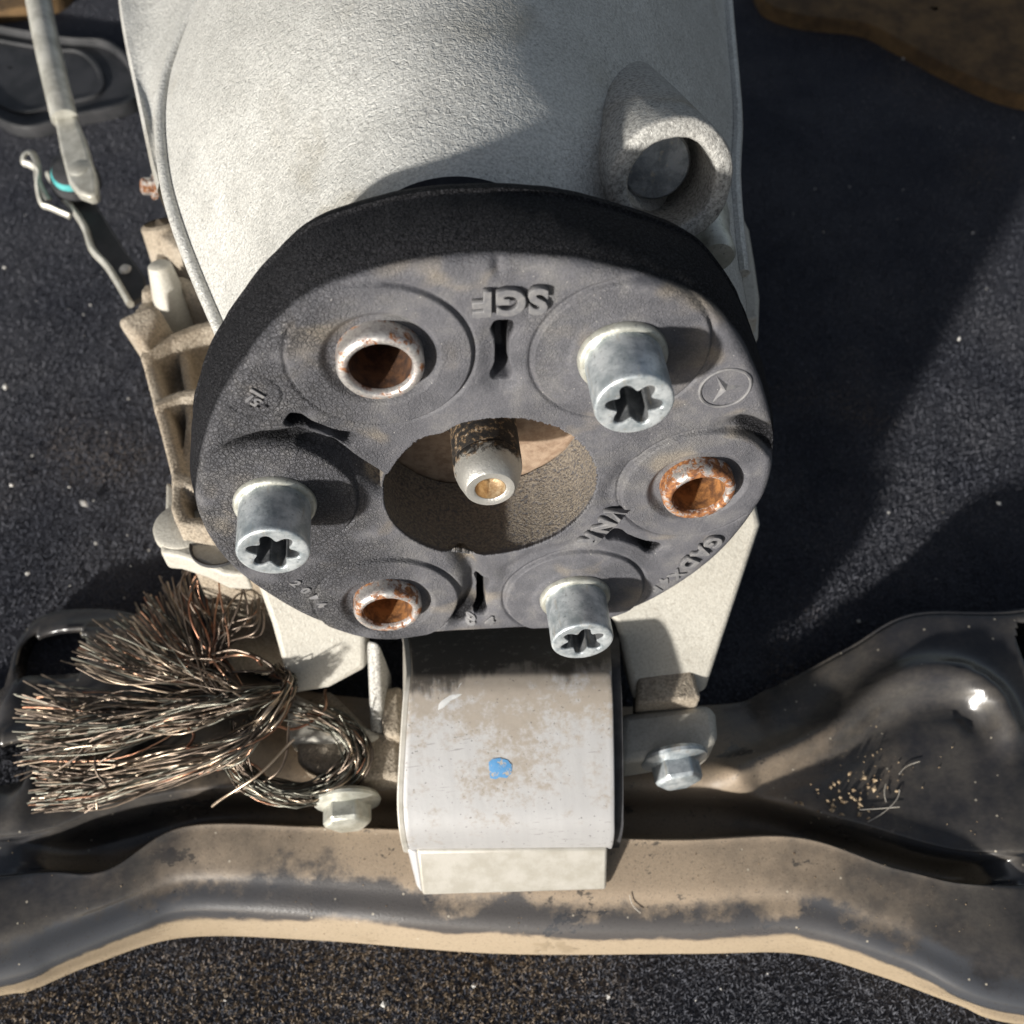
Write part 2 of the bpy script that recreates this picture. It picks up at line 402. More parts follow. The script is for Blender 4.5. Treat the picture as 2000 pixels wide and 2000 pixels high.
def seg_dist(px, pz, a, b):
    a = np.array(a); b = np.array(b); d = b - a; t = np.clip(((px - a[0]) * d[0] + (pz - a[1]) * d[1]) / (d @ d), 0, 1)
    return np.hypot(px - a[0] - t * d[0], pz - a[1] - t * d[1]), t

def vnoise(x, y, s, seed=0):
    """smooth value noise on a plane"""
    x = x / s; y = y / s; i = np.floor(x).astype(int); j = np.floor(y).astype(int); fx = x - i; fy = y - j
    fx = fx * fx * (3 - 2 * fx); fy = fy * fy * (3 - 2 * fy)
    def h(a, b):
        q = np.sin(a * 127.1 + b * 311.7 + seed * 74.7) * 43758.5453; return q - np.floor(q)
    return (h(i, j) * (1 - fx) + h(i + 1, j) * fx) * (1 - fy) + (h(i, j + 1) * (1 - fx) + h(i + 1, j + 1) * fx) * fy - .5

# ================================================================== THE SETTING
me = bpy.data.meshes.new('carpet')
me.from_pydata([(-2.5, -2.5, 0), (2.5, -2.5, 0), (2.5, 2.5, 0), (-2.5, 2.5, 0)], [], [(0, 1, 2, 3)])
o = link('carpet', me, 'carpet'); o['kind'] = 'structure'; o['label'] = 'dark blue-black felt carpet under the gearbox'

def carpet_pile():
    n = 330000
    quad = wz([(-60, -40), (1990, -40), (1990, 1990), (-60, 1990)], 0)
    # even spread in the picture's footprint, denser where it is near
    u = rng.random(n * 2) ; v = rng.random(n * 2) ** .62
    px = np.c_[-60 + u * 2050, -40 + v * 2030]
    far = rng.random(len(px)) < .24                       # a thinner spread beyond the frame, all round
    px[far] = np.c_[-1500 + rng.random(far.sum()) * 4900, -330 + rng.random(far.sum()) * 3300]
    p = wz(px, 0)[:n]
    L = rng.uniform(1.2, 2.8, n); wd = rng.uniform(.16, .36, n); az = rng.random(n) * 2 * np.pi; lean = rng.uniform(.7, 1.45, n)
    fa = rng.random(n) * 2 * np.pi
    d = np.c_[np.cos(az) * np.sin(lean), np.sin(az) * np.sin(lean), np.cos(lean)] * L[:, None]
    s = np.c_[np.cos(fa), np.sin(fa), 0 * fa] * wd[:, None]
    z0 = np.array([0, 0, -.3])
    V = np.stack([p - s + z0, p + s + z0, p + d * .55 + s * .8, p + d * .55 - s * .8, p + d * np.array([1, 1, .8])], 1).reshape(-1, 3) * MM
    me = bpy.data.meshes.new('carpet_pile'); me.vertices.add(n * 5); me.vertices.foreach_set('co', V.ravel())
    base = np.arange(n) * 5
    idx = np.c_[base, base + 1, base + 2, base + 3, base + 3, base + 2, base + 4].ravel()
    me.loops.add(n * 7); me.loops.foreach_set('vertex_index', idx)
    me.polygons.add(n * 2)
    st = np.c_[np.arange(n) * 7, np.arange(n) * 7 + 4].ravel(); me.polygons.foreach_set('loop_start', st)
    me.update(calc_edges=True); me.validate()
    o = link('carpet_pile', me, 'fibre'); o['kind'] = 'stuff'; o['label'] = 'short dark felt pile of the carpet'; o['category'] = 'carpet'
carpet_pile()

# ================================================================== THE GEARBOX
GB = Root('gearbox', 'grey cast aluminium gearbox tail with output flange, seen from above its end', 'gearbox', (0, 200, -120), 'G')

def tail_housing():
    L = gzv([(500, 800, -10), (455, 700, 0)])
    L = np.r_[L, gzv([(412, 604, 6), (378, 525, 12), (345, 440, 18), (322, 360, 23), (311, 280, 27), (310, 210, 30), (322, 140, 34), (350, 70, 39), (392, -6, 46), (450, -80, 55)])]
    R = gzv([(1330, 800, -10), (1375, 690, 0)])
    R = np.r_[R, gzv([(1408, 600, 6), (1400, 520, 10), (1390, 430, 13), (1384, 330, 15), (1388, 230, 16), (1382, 140, 18), (1374, 50, 20), (1368, -30, 22), (1362, -110, 24), (1350, -190, 26)])]
    nI = 110; nJ = 120
    L = catmull(L, nI); R = catmull(R, nI)
    ym = .5 * (L[:, 1] + R[:, 1])
    zc = np.interp(ym, [30, 60, 100, 150, 200, 260, 330, 450], [71, 78, 88, 99, 109, 119, 129, 142])
    V = np.zeros((nI, nJ, 3)); th = np.linspace(0, np.pi, nJ)
    for i in range(nI):
        mid = .5 * (L[i] + R[i]); half = .5 * (R[i] - L[i])
        xx = np.linspace(-1, 1, nJ); zz = 1 - np.abs(xx) ** 2.05
        V[i] = mid + xx[:, None] * half + zz[:, None] * (np.array([mid[0], mid[1], zc[i]]) - mid)
    # shallow cast-in undulation
    V[..., 2] += 1.2 * vnoise(V[..., 0], V[..., 1], 45, 3) + .5 * vnoise(V[..., 0], V[..., 1], 17, 5)
    o = mk('tail_housing', V.reshape(-1, 3), grid_faces(nI, nJ), 'cast', GB, ang=60)
    # the bead along the parting edge on the left
    v, f = tube(L[12:] + np.array([-.6, 0, .6]), 2.2, 10); mk('parting_bead', v, f, 'cast', GB, o)
    # right edge bead
    v, f = tube(R[30:] + np.array([.5, 0, .3]), 1.8, 8); mk('parting_bead', v, f, 'cast', GB, o)
    # sloping flange wall beyond the left bead
    q = gzv([(300, 345, 12), (288, 300, 14), (272, 225, 18), (256, 150, 20), (240, 75, 24), (229, 10, 28), (222, -60, 32), (215, -140, 38)])
    q = catmull(q, 40); li = L[np.linspace(42, nI - 8, 40).astype(int)]
    rows = []
    for t in np.linspace(0, 1, 8):
        r = li * (1 - t) + q * t; r = r + np.array([0, 0, -6.0 * math.sin(math.pi * t)]); rows.append(r)
    rows.append(q + np.array([-1.5, 0, -3])); rows.append(q + np.array([2, 0, -70]))
    mk('flange_wall', np.concatenate(rows), grid_faces(10, 40), 'cast', GB, ang=50)
    # skirt closing the sides down towards the ground
    for nm, E, dx in (('side_wall', L, 8), ('side_wall', R, -8)):
        bot = E + np.array([dx, 0, -130])
        mk(nm, np.r_[E, E * .5 + bot * .5 + np.array([dx * .5, 0, 0]), bot], grid_faces(3, nI), 'dirtcast', GB)
    # front wall behind the coupling
    v, f = lathe([(0.1, 40), (30, 40), (40, 42), (44, 60)], (3, 0, -4), (0, 1, 0), 64)
    mk('end_wall', v, f, 'castdark', GB)
tail_housing()

# threaded boss with an open bore on the right shoulder
bc = gy((1268, 345), 39)[0]
ax = np.array([-.06, 1, -.30])
v, f = lathe([(10.6, 24), (10.6, .7), (10.9, .1), (11.3, -.2), (14.7, -.15), (15.3, .4), (15.6, 1.4), (15.8, 14), (16.2, 34), (16.4, 70)], bc, ax, 72,
             lambda t: .014 * np.sin(3 * t + 1) + .008 * np.sin(7 * t) + .004 * np.sin(23 * t))
boss = mk('bolt_boss', v, f, 'castdark', GB, ang=50)
v, f = lathe([(0.05, 22), (8, 22), (11.5, 23)], bc, ax, 40); mk('bore_floor', v, f, 'castdark', GB, boss)
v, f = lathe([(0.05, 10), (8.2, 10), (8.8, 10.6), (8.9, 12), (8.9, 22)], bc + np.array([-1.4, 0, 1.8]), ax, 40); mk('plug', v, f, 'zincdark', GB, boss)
# small stud lower on the right
sc_ = gy((1352, 487), 44)[0]
v, f = lathe([(.05, 0), (4.6, 0), (5.4, 1), (5.6, 9), (7.2, 16), (9, 40)], sc_, (0, 1, 0), 28); mk('stud', v, f, 'zincpale', GB)
# ribbed casing strip beyond the coupling on the right
top = gzv([(1396, 385, -26), (1418, 430, -28), (1428, 490, -30), (1438, 560, -32), (1436, 640, -34), (1405, 660, -34), (1380, 560, -30), (1378, 450, -26)])
v, f = extr(top, (-34, 6, -70)); bevel(mk('side_casing', v, f, 'bracket', GB), 2.5)
for px in ((1412, 500, 1380, 512), (1428, 590, 1385, 600)):
    a, b = gz((px[0], px[1]), -27)[0], gz((px[2], px[3]), -27)[0]
    v, f = extr([a + [0, -2, 0], a + [0, 2, 0], b + [0, 2, 0], b + [0, -2, 0]], (0, 0, -30)); bevel(mk('rib', v, f, 'bracket', GB), .8)

# the dirt-caked casing on the left: one casting with outer wall, ribs and pockets
def left_casing():
    zb = -50.
    poly = gz([(322, 400), (300, 440), (286, 480), (280, 540), (262, 568), (240, 600), (262, 655), (264, 700), (282, 770), (300, 840), (316, 905), (312, 960), (330, 1000), (440, 1010), (560, 1000), (560, 700), (450, 600), (345, 430)], zb)[:, :2]
    pl = np.r_[poly, poly[:1]]
    xs = np.arange(poly[:, 0].min() - 5, poly[:, 0].max(), .9); ys = np.arange(poly[:, 1].min() - 5, poly[:, 1].max() + 3, .9)
    X, Y = np.meshgrid(xs, ys, indexing='ij')
    ins = np.zeros(X.shape, bool); dist = np.full(X.shape, 1e9)
    for p, q in zip(pl[:-1], pl[1:]):
        c = (p[1] > Y) != (q[1] > Y); xi = (q[0] - p[0]) * (Y - p[1]) / (q[1] - p[1] + 1e-9) + p[0]; ins ^= c & (X < xi)
        dd, _ = seg_dist(X, Y, p, q); dist = np.minimum(dist, dd)
    dist = np.where(ins, dist, -dist)
    Z = np.full(X.shape, zb - 12.) + 1.6 * vnoise(X, Y, 9, 21) + .7 * vnoise(X, Y, 3.2, 22)
    def ribl(px, wd, amp, z=zb):
        nonlocal Z
        P = gz(px, z)[:, :2]; best = np.full(X.shape, 1e9)
        for p, q in zip(P[:-1], P[1:]):
            dd, _ = seg_dist(X, Y, p, q); best = np.minimum(best, dd)
        Z = np.maximum(Z, zb - 12 + amp * (1 - ssn(best, wd * .5, wd * 1.25)) + .4 * vnoise(X, Y, 5, 23))
    Z = np.maximum(Z, zb - 12 + 12.5 * (1 - ssn(dist, 5, 9.5)))            # outer wall
    ribl([(262, 690), (320, 655), (380, 632), (450, 618)], 3.6, 16)
    ribl([(280, 560), (345, 545), (420, 590)], 4.5, 16)
    ribl([(284, 775), (340, 752), (420, 742)], 3.4, 14)
    ribl([(340, 650), (352, 720), (356, 790), (350, 860), (352, 930)], 2.8, 10)
    ribl([(312, 900), (345, 905), (420, 940)], 4, 13)
    ribl([(300, 450), (360, 500), (430, 560)], 5, 20)
    Z = Z - 82 * (1 - ssn(dist, -2.5, 1.8))
    keep = dist > -3.8
    idx = np.arange(X.size).reshape(X.shape); F = []
    for i in range(X.shape[0] - 1):
        for j in range(X.shape[1] - 1):
            if keep[i, j] and keep[i + 1, j] and keep[i, j + 1] and keep[i + 1, j + 1]: F.append((idx[i, j], idx[i + 1, j], idx[i + 1, j + 1], idx[i, j + 1]))
    mk('side_casing', np.c_[X.ravel(), Y.ravel(), Z.ravel()], F, 'dirtcast', GB, ang=80)
left_casing()
t = gzv([(214, 600, -40), (292, 566, -38), (300, 590, -38), (268, 655, -42)]); v, f = extr(t, (4, 0, -26)); bevel(mk('lug', v, f, 'dirtcast', GB), 3.0, 4)
# bolt and clip showing between the flange wall and the casing
a = gz((287, 352), -30)[0]
v, f = lathe([(.05, -4), (3, -4), (3.3, -3), (3.3, 0), (5, 0), (5, 1.6), (3.6, 2), (3.6, 36)], a, (.8, .3, -.35), 6); mk('flange_bolt', v, f, 'rust', GB, sm=False)
v, f = lathe([(6, 0), (7.5, 1), (7.5, 34), (9, 40)], gz((300, 420), -42)[0], (.05, -.35, -1), 20); mk('casing_post', v, f, 'dirtcast', GB)
v, f = lathe([(.05, 0), (3.4, 0), (4.4, .8), (6, 12), (8.5, 34)], gz((300, 497), -36)[0], (.0, -.2, -1), 24); mk('casing_post', v, f, 'bracket', GB)
# bottom tab with round pad and bolt hole, left of the coupling
pl = gz([(312, 905), (345, 925), (400, 985), (440, 1050), (470, 1085), (420, 1082), (380, 1062), (330, 1046), (302, 1044), (301, 1024), (310, 985)], -58)
v, f = extr(pl, (0, 0, -9)); tab = bevel(mk('mounting_tab', v, f, 'bracket', GB), 1.5)
c_ = gz((345, 992), -58)[0]; v, f = lathe([(.05, 1.4), (8.5, 1.4), (9.6, .6), (9.8, -2)], c_, (0, 0, 1), 36); mk('pad', v, f, 'bracket', GB, tab)
c_ = gz((414, 1024), -57.7)[0]; v, f = lathe([(.05, -7.5), (8.6, -7.5), (8.8, .35), (9.6, .7), (9.8, -.5)], c_, (0, 0, 1), 36); mk('bolt_hole', v, f, 'blackrubber', GB, tab)

# output flange behind the coupling, and the shaft pin in its middle
v, f = lathe([(8, 27), (26, 27), (30, 28.2), (40, 29), (42, 31), (42, 40), (30, 44), (30, 50)], (0, 0, 0), (0, 1, 0), 72)
fl = mk('output_flange', v, f, 'rustplate', GB, ang=35)
for k in range(3):
    a = math.radians(53.2 + 120 * k); c = np.array([55 * math.cos(a), 29, 55 * math.sin(a)])
    v, f = lathe([(.05, 0), (13, 0), (14, 1), (14, 9), (12, 10), (.05, 10)], c, (0, 1, 0), 32); mk('flange_arm', v, f, 'rustplate', GB, fl)
v, f = lathe([(.05, 6.5), (2.0, 6.2), (3.6, 4.2), (4.1, 1.2), (4.5, .9), (6.3, .9), (6.8, 1.4), (8.2, 4.6), (9.0, 7.4), (9.2, 9.6), (9.2, 9.9), (9.0, 10.2), (9.2, 10.5), (9.2, 46)], (0, 0, 0), (0, 1, 0), 64)
pin = mk('output_shaft', v, f, 'pin', GB, ang=40, loc=(0, 0, 0))
v, f = lathe([(.05, 5.9), (2.0, 5.6), (3.5, 3.8), (3.98, 1.25)], (0, 0, 0), (0, 1, 0), 40); cb_ = mk('centre_bore', v, f, 'brass', GB, pin, loc=(0, 0, 0)); cb_.location = (0, 0, 0)

# mounting bracket legs reaching down and forward to the cross-beam
def leg(px, pn, p0, th, mat='bracket', bw=2.2, name='bracket_leg'):
    q = w2g(wplane(px, pn, p0)); n = RG.T @ np.array(pn, float); n /= np.linalg.norm(n)
    v, f = extr(q, -n * th); return bevel(mk(name, v, f, mat, GB), bw, 4)
# right: from the housing (y=25) to the foot (y about -16)
leg([(1120, 1120), (1165, 1185), (1196, 1326), (1332, 1308), (1437, 992), (1428, 950), (1300, 900), (1150, 980)], (.0, -.72, .69), wz((1265, 1315), 44)[0], 16)
leg([(476, 1080), (512, 1180), (548, 1312), (620, 1300), (692, 1262), (694, 1090), (640, 1000), (500, 1000)], (0, -.72, .69), wz((600, 1300), 50)[0], 14)
q_ = wzv([(690, 1205, 66), (717, 1212, 66), (724, 1384, 36), (698, 1386, 36)]); v, f = prism(w2g(q_), w2g(q_ - [0, 0, 30]))
bevel(mk('bracket_web', v, f, 'castdark', GB), 1.5)

# ================================================================== RUBBER COUPLING
AL = math.radians(-7.16); RB = 55.0
HEX = {k: AL + math.radians(60 * k) for k in range(6)}
def hexc(k): return np.array([RB * math.cos(HEX[k]), RB * math.sin(HEX[k])])
FC = Root('flex_coupling', 'round black rubber drive coupling with six bolt positions on the gearbox end', 'drive coupling', (0, 0, 0), 'G')

def fpt(px): q = gy(px, 0); return q[:, [0, 2]]

OUT = [(-180, 75.4), (-169, 75.4), (-151, 74.4), (-126, 75), (-119, 73.2), (-111, 68), (-104, 66.4), (-97, 66), (-88, 66.8), (-79, 69.4), (-72, 73.4), (-59, 75), (-37, 75.6), (-10, 75.6), (-2, 75), (8, 74), (17, 73.4), (27, 73.8), (36, 75.2),
       (47, 76.6), (56, 75.4), (66, 74.5), (80, 74.6), (92, 75.2), (100, 76), (105, 76.4), (112, 77.4), (116, 77.5), (122, 76.5), (128, 75.2), (134, 74), (140, 73.6), (148, 73.2), (156, 73), (165, 73.6), (173, 75), (180, 75.4)]
OUT_A = np.array([q[0] for q in OUT], float); OUT_R = np.array([q[1] for q in OUT])

def face_height(x, z):
    r = np.hypot(x, z); h = np.zeros_like(x)
    h += .35 * vnoise(x, z, 14, 1) + .12 * vnoise(x, z, 4.5, 2)
    rb = 20.6
    # valleys (deep moulded creases) first
    def valley(pts, wd, dep, fade=False):
        nonlocal h
        P = fpt(pts); g = np.zeros(x.shape); n = len(P) - 1
        for i, (a, b) in enumerate(zip(P[:-1], P[1:])):
            d, tt = seg_dist(x, z, a, b); u = (i + tt) / n
            g = np.maximum(g, np.exp(-(d / wd) ** 2) * ssn(u, 0, .35) * (1 - .8 * ssn(u, .85, 1)) if fade else np.exp(-(d / wd) ** 2))
        h -= dep * g
    valley([(400, 862), (440, 846), (500, 833), (560, 830), (620, 850), (672, 884), (724, 916), (740, 926)], 2.2, 5.6, True)
    valley([(868, 1040), (892, 1085), (892, 1125), (868, 1170)], 2.7, 4.0)
    valley([(1330, 805), (1400, 800), (1440, 818), (1462, 840), (1475, 850)], 2.8, 3.2, True)
    valley([(1080, 1030), (1010, 1045), (960, 1075), (945, 1120)], 2.2, .8)
    valley([(1185, 880), (1150, 930), (1158, 960)], 2.5, 1.0)
    valley([(560, 1010), (590, 1060)], 3.0, .5)
    # bosses
    spec = {0: .9, 1: .7, 2: .9, 3: 1.0, 4: 1.1, 5: .8}
    for k, hh in spec.items():
        c = hexc(k); d = np.hypot(x - c[0], z - c[1])
        pl = hh * (1 - ssn(d, rb - .35, rb + .35)); base = h
        flat = 1 - ssn(d, rb - 1.2, rb + .1)
        h = h * (1 - .75 * flat) + pl
        h -= .55 * np.exp(-((d - rb - .55) / .5) ** 2)          # parting crease round the boss
        if k % 2 == 0: h -= 2.2 * (1 - ssn(d, 11.2, 14.0)) + 24 * (1 - ssn(d, 7.4, 8.6))
        else: h += .35 * (1 - ssn(d, 11.5, 13.0))
    # slots between the bosses
    for k in (1, 2, 4, 5):
        a = HEX[k] + math.radians(30); ca, sa = math.cos(a), math.sin(a)
        s = x * ca + z * sa; q = -x * sa + z * ca
        bend = .6 * np.sin((s - 48) / 5.)
        q = q - bend * (.5 if k == 1 else 0.)
        wdt = 1.2 + .75 * np.exp(-((s - 41.5) / 2.2) ** 2) + .75 * np.exp(-((s - 55.0) / 2.4) ** 2)
        if k in (4,): wdt = wdt * .8
        inr = ssn(s, 39.4, 40.8) * (1 - ssn(s, 56.0, 57.6))
        prof = (1 - ssn(np.abs(q), wdt * .55, wdt * 1.45)) * inr
        h -= 11 * prof
        h -= .8 * (1 - ssn(np.hypot(np.maximum(np.abs(s - 47.8) - 7, 0), q), 1.5, 6.0))
    # moulding nick at the top edge
    c = fpt([(940, 500)])[0]; h -= 1.2 * np.exp(-(((x - c[0]) / 1.1) ** 2 + ((z - c[1]) / 2.2) ** 2))
    # date stamp ring
    c = fpt([(480, 748)])[0]; d = np.hypot(x - c[0], z - c[1]); h -= .5 * np.exp(-((d - 6.3) / .28) ** 2)
    return h

def coupling_disc():
    NA = 1200
    th = np.linspace(-np.pi, np.pi, NA, endpoint=False); deg = np.degrees(th)
    Ro = np.interp(deg, OUT_A, OUT_R); Ro = np.convolve(np.r_[Ro[-9:], Ro, Ro[:9]], np.ones(19) / 19, 'valid')
    Ri = 27.4 + .25 * np.sin(2 * th + 1)
    jag = np.abs(vnoise(th * 300, th * 0, 4., 9)) + .6 * vnoise(th * 900, th * 0, 4., 11)
    side = np.clip(np.cos(th - .25), 0, 1) ** 1.0 * 1.0 + .35
    Rt = Ri + jag * side * .9
    notch = np.exp(-((deg - 128) / 9) ** 2) * 1.6 * np.abs(vnoise(th * 200, th * 0, 3., 4)); Rt = Rt + notch - 1.2 * np.exp(-((deg - 112) / 7) ** 2)
    rows = []
    C, Sn = np.cos(th), np.sin(th)
    def ring(r, y): rows.append(np.c_[r * C, np.broadcast_to(y, NA), r * Sn])
    # inner wall from the back
    lump = .35 * vnoise(th * 28, th * 0 + 3, 3., 7)
    for y in np.linspace(27, 2.5, 12): ring(Ri + .9 + lump * 1.2 + .9 * math.sin((y - 2) / 8), y)
    ring(Rt + .5, 1.2)
    # face
    nR = 168
    for i in range(nR):
        t = i / (nR - 1); bev = 2.8
        r = Rt * (1 - t) + (Ro - bev) * t
        h = face_height(r * C, r * Sn)
        if i == 0: h = h - .35
        ring(r, -h)
    hE = face_height((Ro - 2.8) * C, (Ro - 2.8) * Sn)
    for a in np.linspace(0, 90, 8)[1:]:
        a = math.radians(a); hh = -face_height((Ro - 2.8 + 2.8 * math.sin(a)) * C, (Ro - 2.8 + 2.8 * math.sin(a)) * Sn)
        ring(Ro - 2.8 + 2.8 * math.sin(a), hh * math.cos(a) + 2.8 * (1 - math.cos(a)))
    wob = .7 * vnoise(th * 12, th * 0, 2.6, 5) + .25 * vnoise(th * 40, th * 0, 2., 6)
    for y, dr in ((4, .55), (6, 1.1), (8.5, 1.6), (11, 1.9), (14, 2.1), (17, 2.0), (20, 1.7), (20.8, 1.7), (21.2, 2.3), (21.6, 2.3), (22, 1.6), (24, 1.3), (26, .4), (27.2, -1.2), (28, -4)):
        ring(Ro + dr + wob, y)
    ring(Ro * 0 + 45, 28.2); ring(Ri + 1.5, 28)
    V = np.concatenate(rows); F = grid_faces(len(rows), NA, False, True)
    me = bpy.data.meshes.new('rubber_disc')
    F = np.array(F, np.int32)[:, ::-1]
    me.vertices.add(len(V)); me.vertices.foreach_set('co', (V * MM).ravel())
    me.loops.add(F.size); me.loops.foreach_set('vertex_index', F.ravel())
    me.polygons.add(len(F)); me.polygons.foreach_set('loop_start', np.arange(len(F)) * 4)
    me.update(calc_edges=True); me.validate(); smooth(me)
    return link('rubber_disc', me, 'rubber', FC)
disc = coupling_disc()
# make sure normals face out
bm = bmesh.new(); bm.from_mesh(disc.data); bm.faces.ensure_lookup_table()
if bm.faces[len(bm.faces) // 2].normal.y > 0: bmesh.ops.reverse_faces(bm, faces=bm.faces)
bm.to_mesh(disc.data); bm.free()

# steel sleeves in the three open positions
def sleeve(k, mat, inner):
    c = hexc(k)
    v, f = lathe([(7.05, -2.6), (7.25, -3.55), (7.7, -4.05), (8.4, -4.15), (9.2, -3.8), (9.75, -3.0), (9.8, -2), (9.8, 6)], (0, 0, 0), (0, 1, 0), 64, lambda t: .004 * np.sin(5 * t))
    o = mk('sleeve', v + [c[0], 0, c[1]], f, mat, FC, ang=70, loc=(c[0], 0, c[1]))
    v, f = lathe([(.05, 22), (6.9, 22), (7.0, 20), (7.0, -2.0), (7.1, -2.7)], (0, 0, 0), (0, 1, 0), 64)
    b = mk('sleeve_bore', v, f, inner, FC, o, ang=50, loc=(0, 0, 0))
sleeve(2, 'pale', 'boredark'); sleeve(0, 'rusty', 'borerust'); sleeve(4, 'rust', 'borerust')

# three socket-head bolts
def socket_bolt():
    n = 144; th = np.linspace(0, 2 * np.pi, n, endpoint=False)
    star = 5.4 + 1.15 * np.cos(6 * th) - .12 * np.cos(12 * th)
    rows = []
    def ring(r, y): rows.append(np.c_[r * np.cos(th), np.broadcast_to(y, n), r * np.sin(th)])
    ring(9.02 + 0 * th, -2.2); ring(9.02 + 0 * th, -4); ring(9.0 + 0 * th, -9); ring(9.0 + 0 * th, -15.6)
    for a in np.linspace(0, 90, 6)[1:]:
        a = math.radians(a); ring(8.2 + .8 * math.cos(a) + 0 * th, -16.2 - .8 * math.sin(a))
    ring(7.0 + 0 * th, -17.0); ring(star * .35 + 6.75 * .65, -16.9); ring(star + .12, -16.75); ring(star, -16.4)
    A = np.concatenate(rows), grid_faces(len(rows), n, False, True); rows.clear()
    ring(star, -16.4); ring(star * .985, -6.); ring(star * .6, -5.6); ring(.02 + 0 * th, -4.6)
    return *A, np.concatenate(rows), grid_faces(len(rows), n, False, True)
bv, bf, sv_, sf_ = socket_bolt()
wv_, wf_ = lathe([(9.0, -.6), (10.3, -.6), (10.5, -1.0), (10.4, -2.2), (10.0, -2.8), (9.5, -3.0), (9.0, -3.0)], (0, 0, 0), (0, 1, 0), 64)
proto = None
for k, rot in ((1, 8), (3, 22), (5, 40)):
    c = hexc(k)
    if proto is None:
        b0 = mk('socket_bolt', bv, bf, 'zinc', FC, ang=38, loc=(0, 0, 0)); w0 = mk('collar', wv_, wf_, 'zincpale', FC, b0, ang=50, loc=(0, 0, 0)); s0 = mk('drive_socket', sv_, sf_, 'zincdark', FC, b0, ang=38, loc=(0, 0, 0)); proto = (b0, w0, s0)  # drive socket in darker zinc: shade inside the recess put into its colour
    else:
        b0 = proto[0].copy(); COL.objects.link(b0); w0 = proto[1].copy(); COL.objects.link(w0); w0.parent = b0; s0 = proto[2].copy(); COL.objects.link(s0); s0.parent = b0
    b0.location = (c[0] * MM, 0, c[1] * MM); b0.rotation_euler = (0, math.radians(rot), 0)

# moulded lettering (stands proud of the rubber)
def lettering(txt, px, size, phi, depth=.75, off=.02, space=1.0, base=0.):
    c = fpt([px])[0]; hb = float(face_height(np.array([c[0]]), np.array([c[1]]))[0])
    cu = bpy.data.curves.new('lettering', 'FONT'); cu.body = txt; cu.size = 1.; cu.align_x = 'CENTER'; cu.align_y = 'CENTER'
    cu.extrude = .09; cu.offset = off; cu.bevel_depth = .018; cu.bevel_resolution = 1; cu.space_character = space; cu.resolution_u = 4
    tmp = bpy.data.objects.new('tmp', cu); COL.objects.link(tmp)
    dg = bpy.context.evaluated_depsgraph_get(); me = bpy.data.meshes.new_from_object(tmp.evaluated_get(dg))
    bpy.data.objects.remove(tmp); bpy.data.curves.remove(cu)
    n = len(me.vertices); a = np.zeros(n * 3); me.vertices.foreach_get('co', a); a = a.reshape(-1, 3)
    zr = a[:, 2].max()
    e1 = np.array([math.cos(phi), 0, math.sin(phi)]); e2 = np.array([-math.sin(phi), 0, math.cos(phi)])
    P = np.outer(a[:, 0] * size, e1) + np.outer(a[:, 1] * size, e2); P += np.array([c[0], 0, c[1]])
    top = a[:, 2] / zr                                        # drape over the rubber, foot sunk .3 mm
    P[:, 1] -= face_height(P[:, 0], P[:, 2]) + np.where(top > 0, depth * (.55 + .45 * top), -.3)
    me.vertices.foreach_set('co', (P * MM).ravel()); me.update(); me.materials.clear()
    return link('lettering', me, 'letter', FC, disc)
def ang_at(px): c = fpt([px])[0]; return math.atan2(c[1], c[0])
lettering('SGF', (962, 561), 9.0, math.radians(180 - 4), 1.7, .03, 1.12)
def arc_text(chars, pxs, size, outward=True, depth=1.3):
    for ch, p in zip(chars, pxs):
        a = ang_at(p); lettering(ch, p, size, a - math.pi / 2 if outward else a + math.pi / 2, depth, .03)
arc_text('GAD', [(1344, 1018), (1322, 1037), (1297, 1058)], 6.4)
arc_text('X', [(1276, 1082)], 5.2, True, .55)
arc_text('4F', [(1254, 1094), (1238, 1110)], 4.6, True, .4)
arc_text('VNR', [(1155, 966), (1137, 988), (1112, 1012)], 7.2)
arc_text('84', [(888, 1172), (924, 1171)], 5.6, False, .6)
arc_text('2014', [(558, 1100), (576, 1113), (592, 1125), (606, 1134)], 3.9, False, .45)
lettering('51', (478, 752), 3.6, math.radians(180 - 50), .6, .02)
c = fpt([(480, 748)])[0]
a = ang_at((487, 742)); lettering('I', (487, 741), 4.8, math.radians(40), .6, .02)
for p in ((470, 766), (484, 767), (500, 766)):
    q = fpt([p])[0]; v, f = lathe([(.02, -.6), (.45, -.55), (.7, 0), (.8, .6)], (q[0], .0, q[1]), (0, 1, 0), 12); mk('moulding_dot', v, f, 'rubber', FC, disc)

# raised emblem: ring with a three-armed star
ec = fpt([(1368, 732)])[0]; ea = math.atan2(ec[1], ec[0]) + math.radians(94)
hb = float(face_height(np.array([ec[0]]), np.array([ec[1]]))[0])
v, f = lathe([(5.75, .4), (5.85, -.35), (6.2, -.55), (6.55, -.35), (6.7, .4)], (0, 0, 0), (0, 1, 0), 64)
em = mk('emblem', v + [ec[0], -hb, ec[1]], f, 'letter', FC, disc)
V, Fc = [], []
n0 = 6
for i in range(6):
    a = ea + math.radians(60 * i); r = 5.9 if i % 2 == 0 else 1.15
    V.append([ec[0] + r * math.cos(a), -hb + .1, ec[1] + r * math.sin(a)])
V.append([ec[0], -hb - 1.1, ec[1]])
for i in range(6): Fc.append((i, (i + 1) % 6, 6))
mk('star', V, Fc, 'letter', FC, em, sm=False)

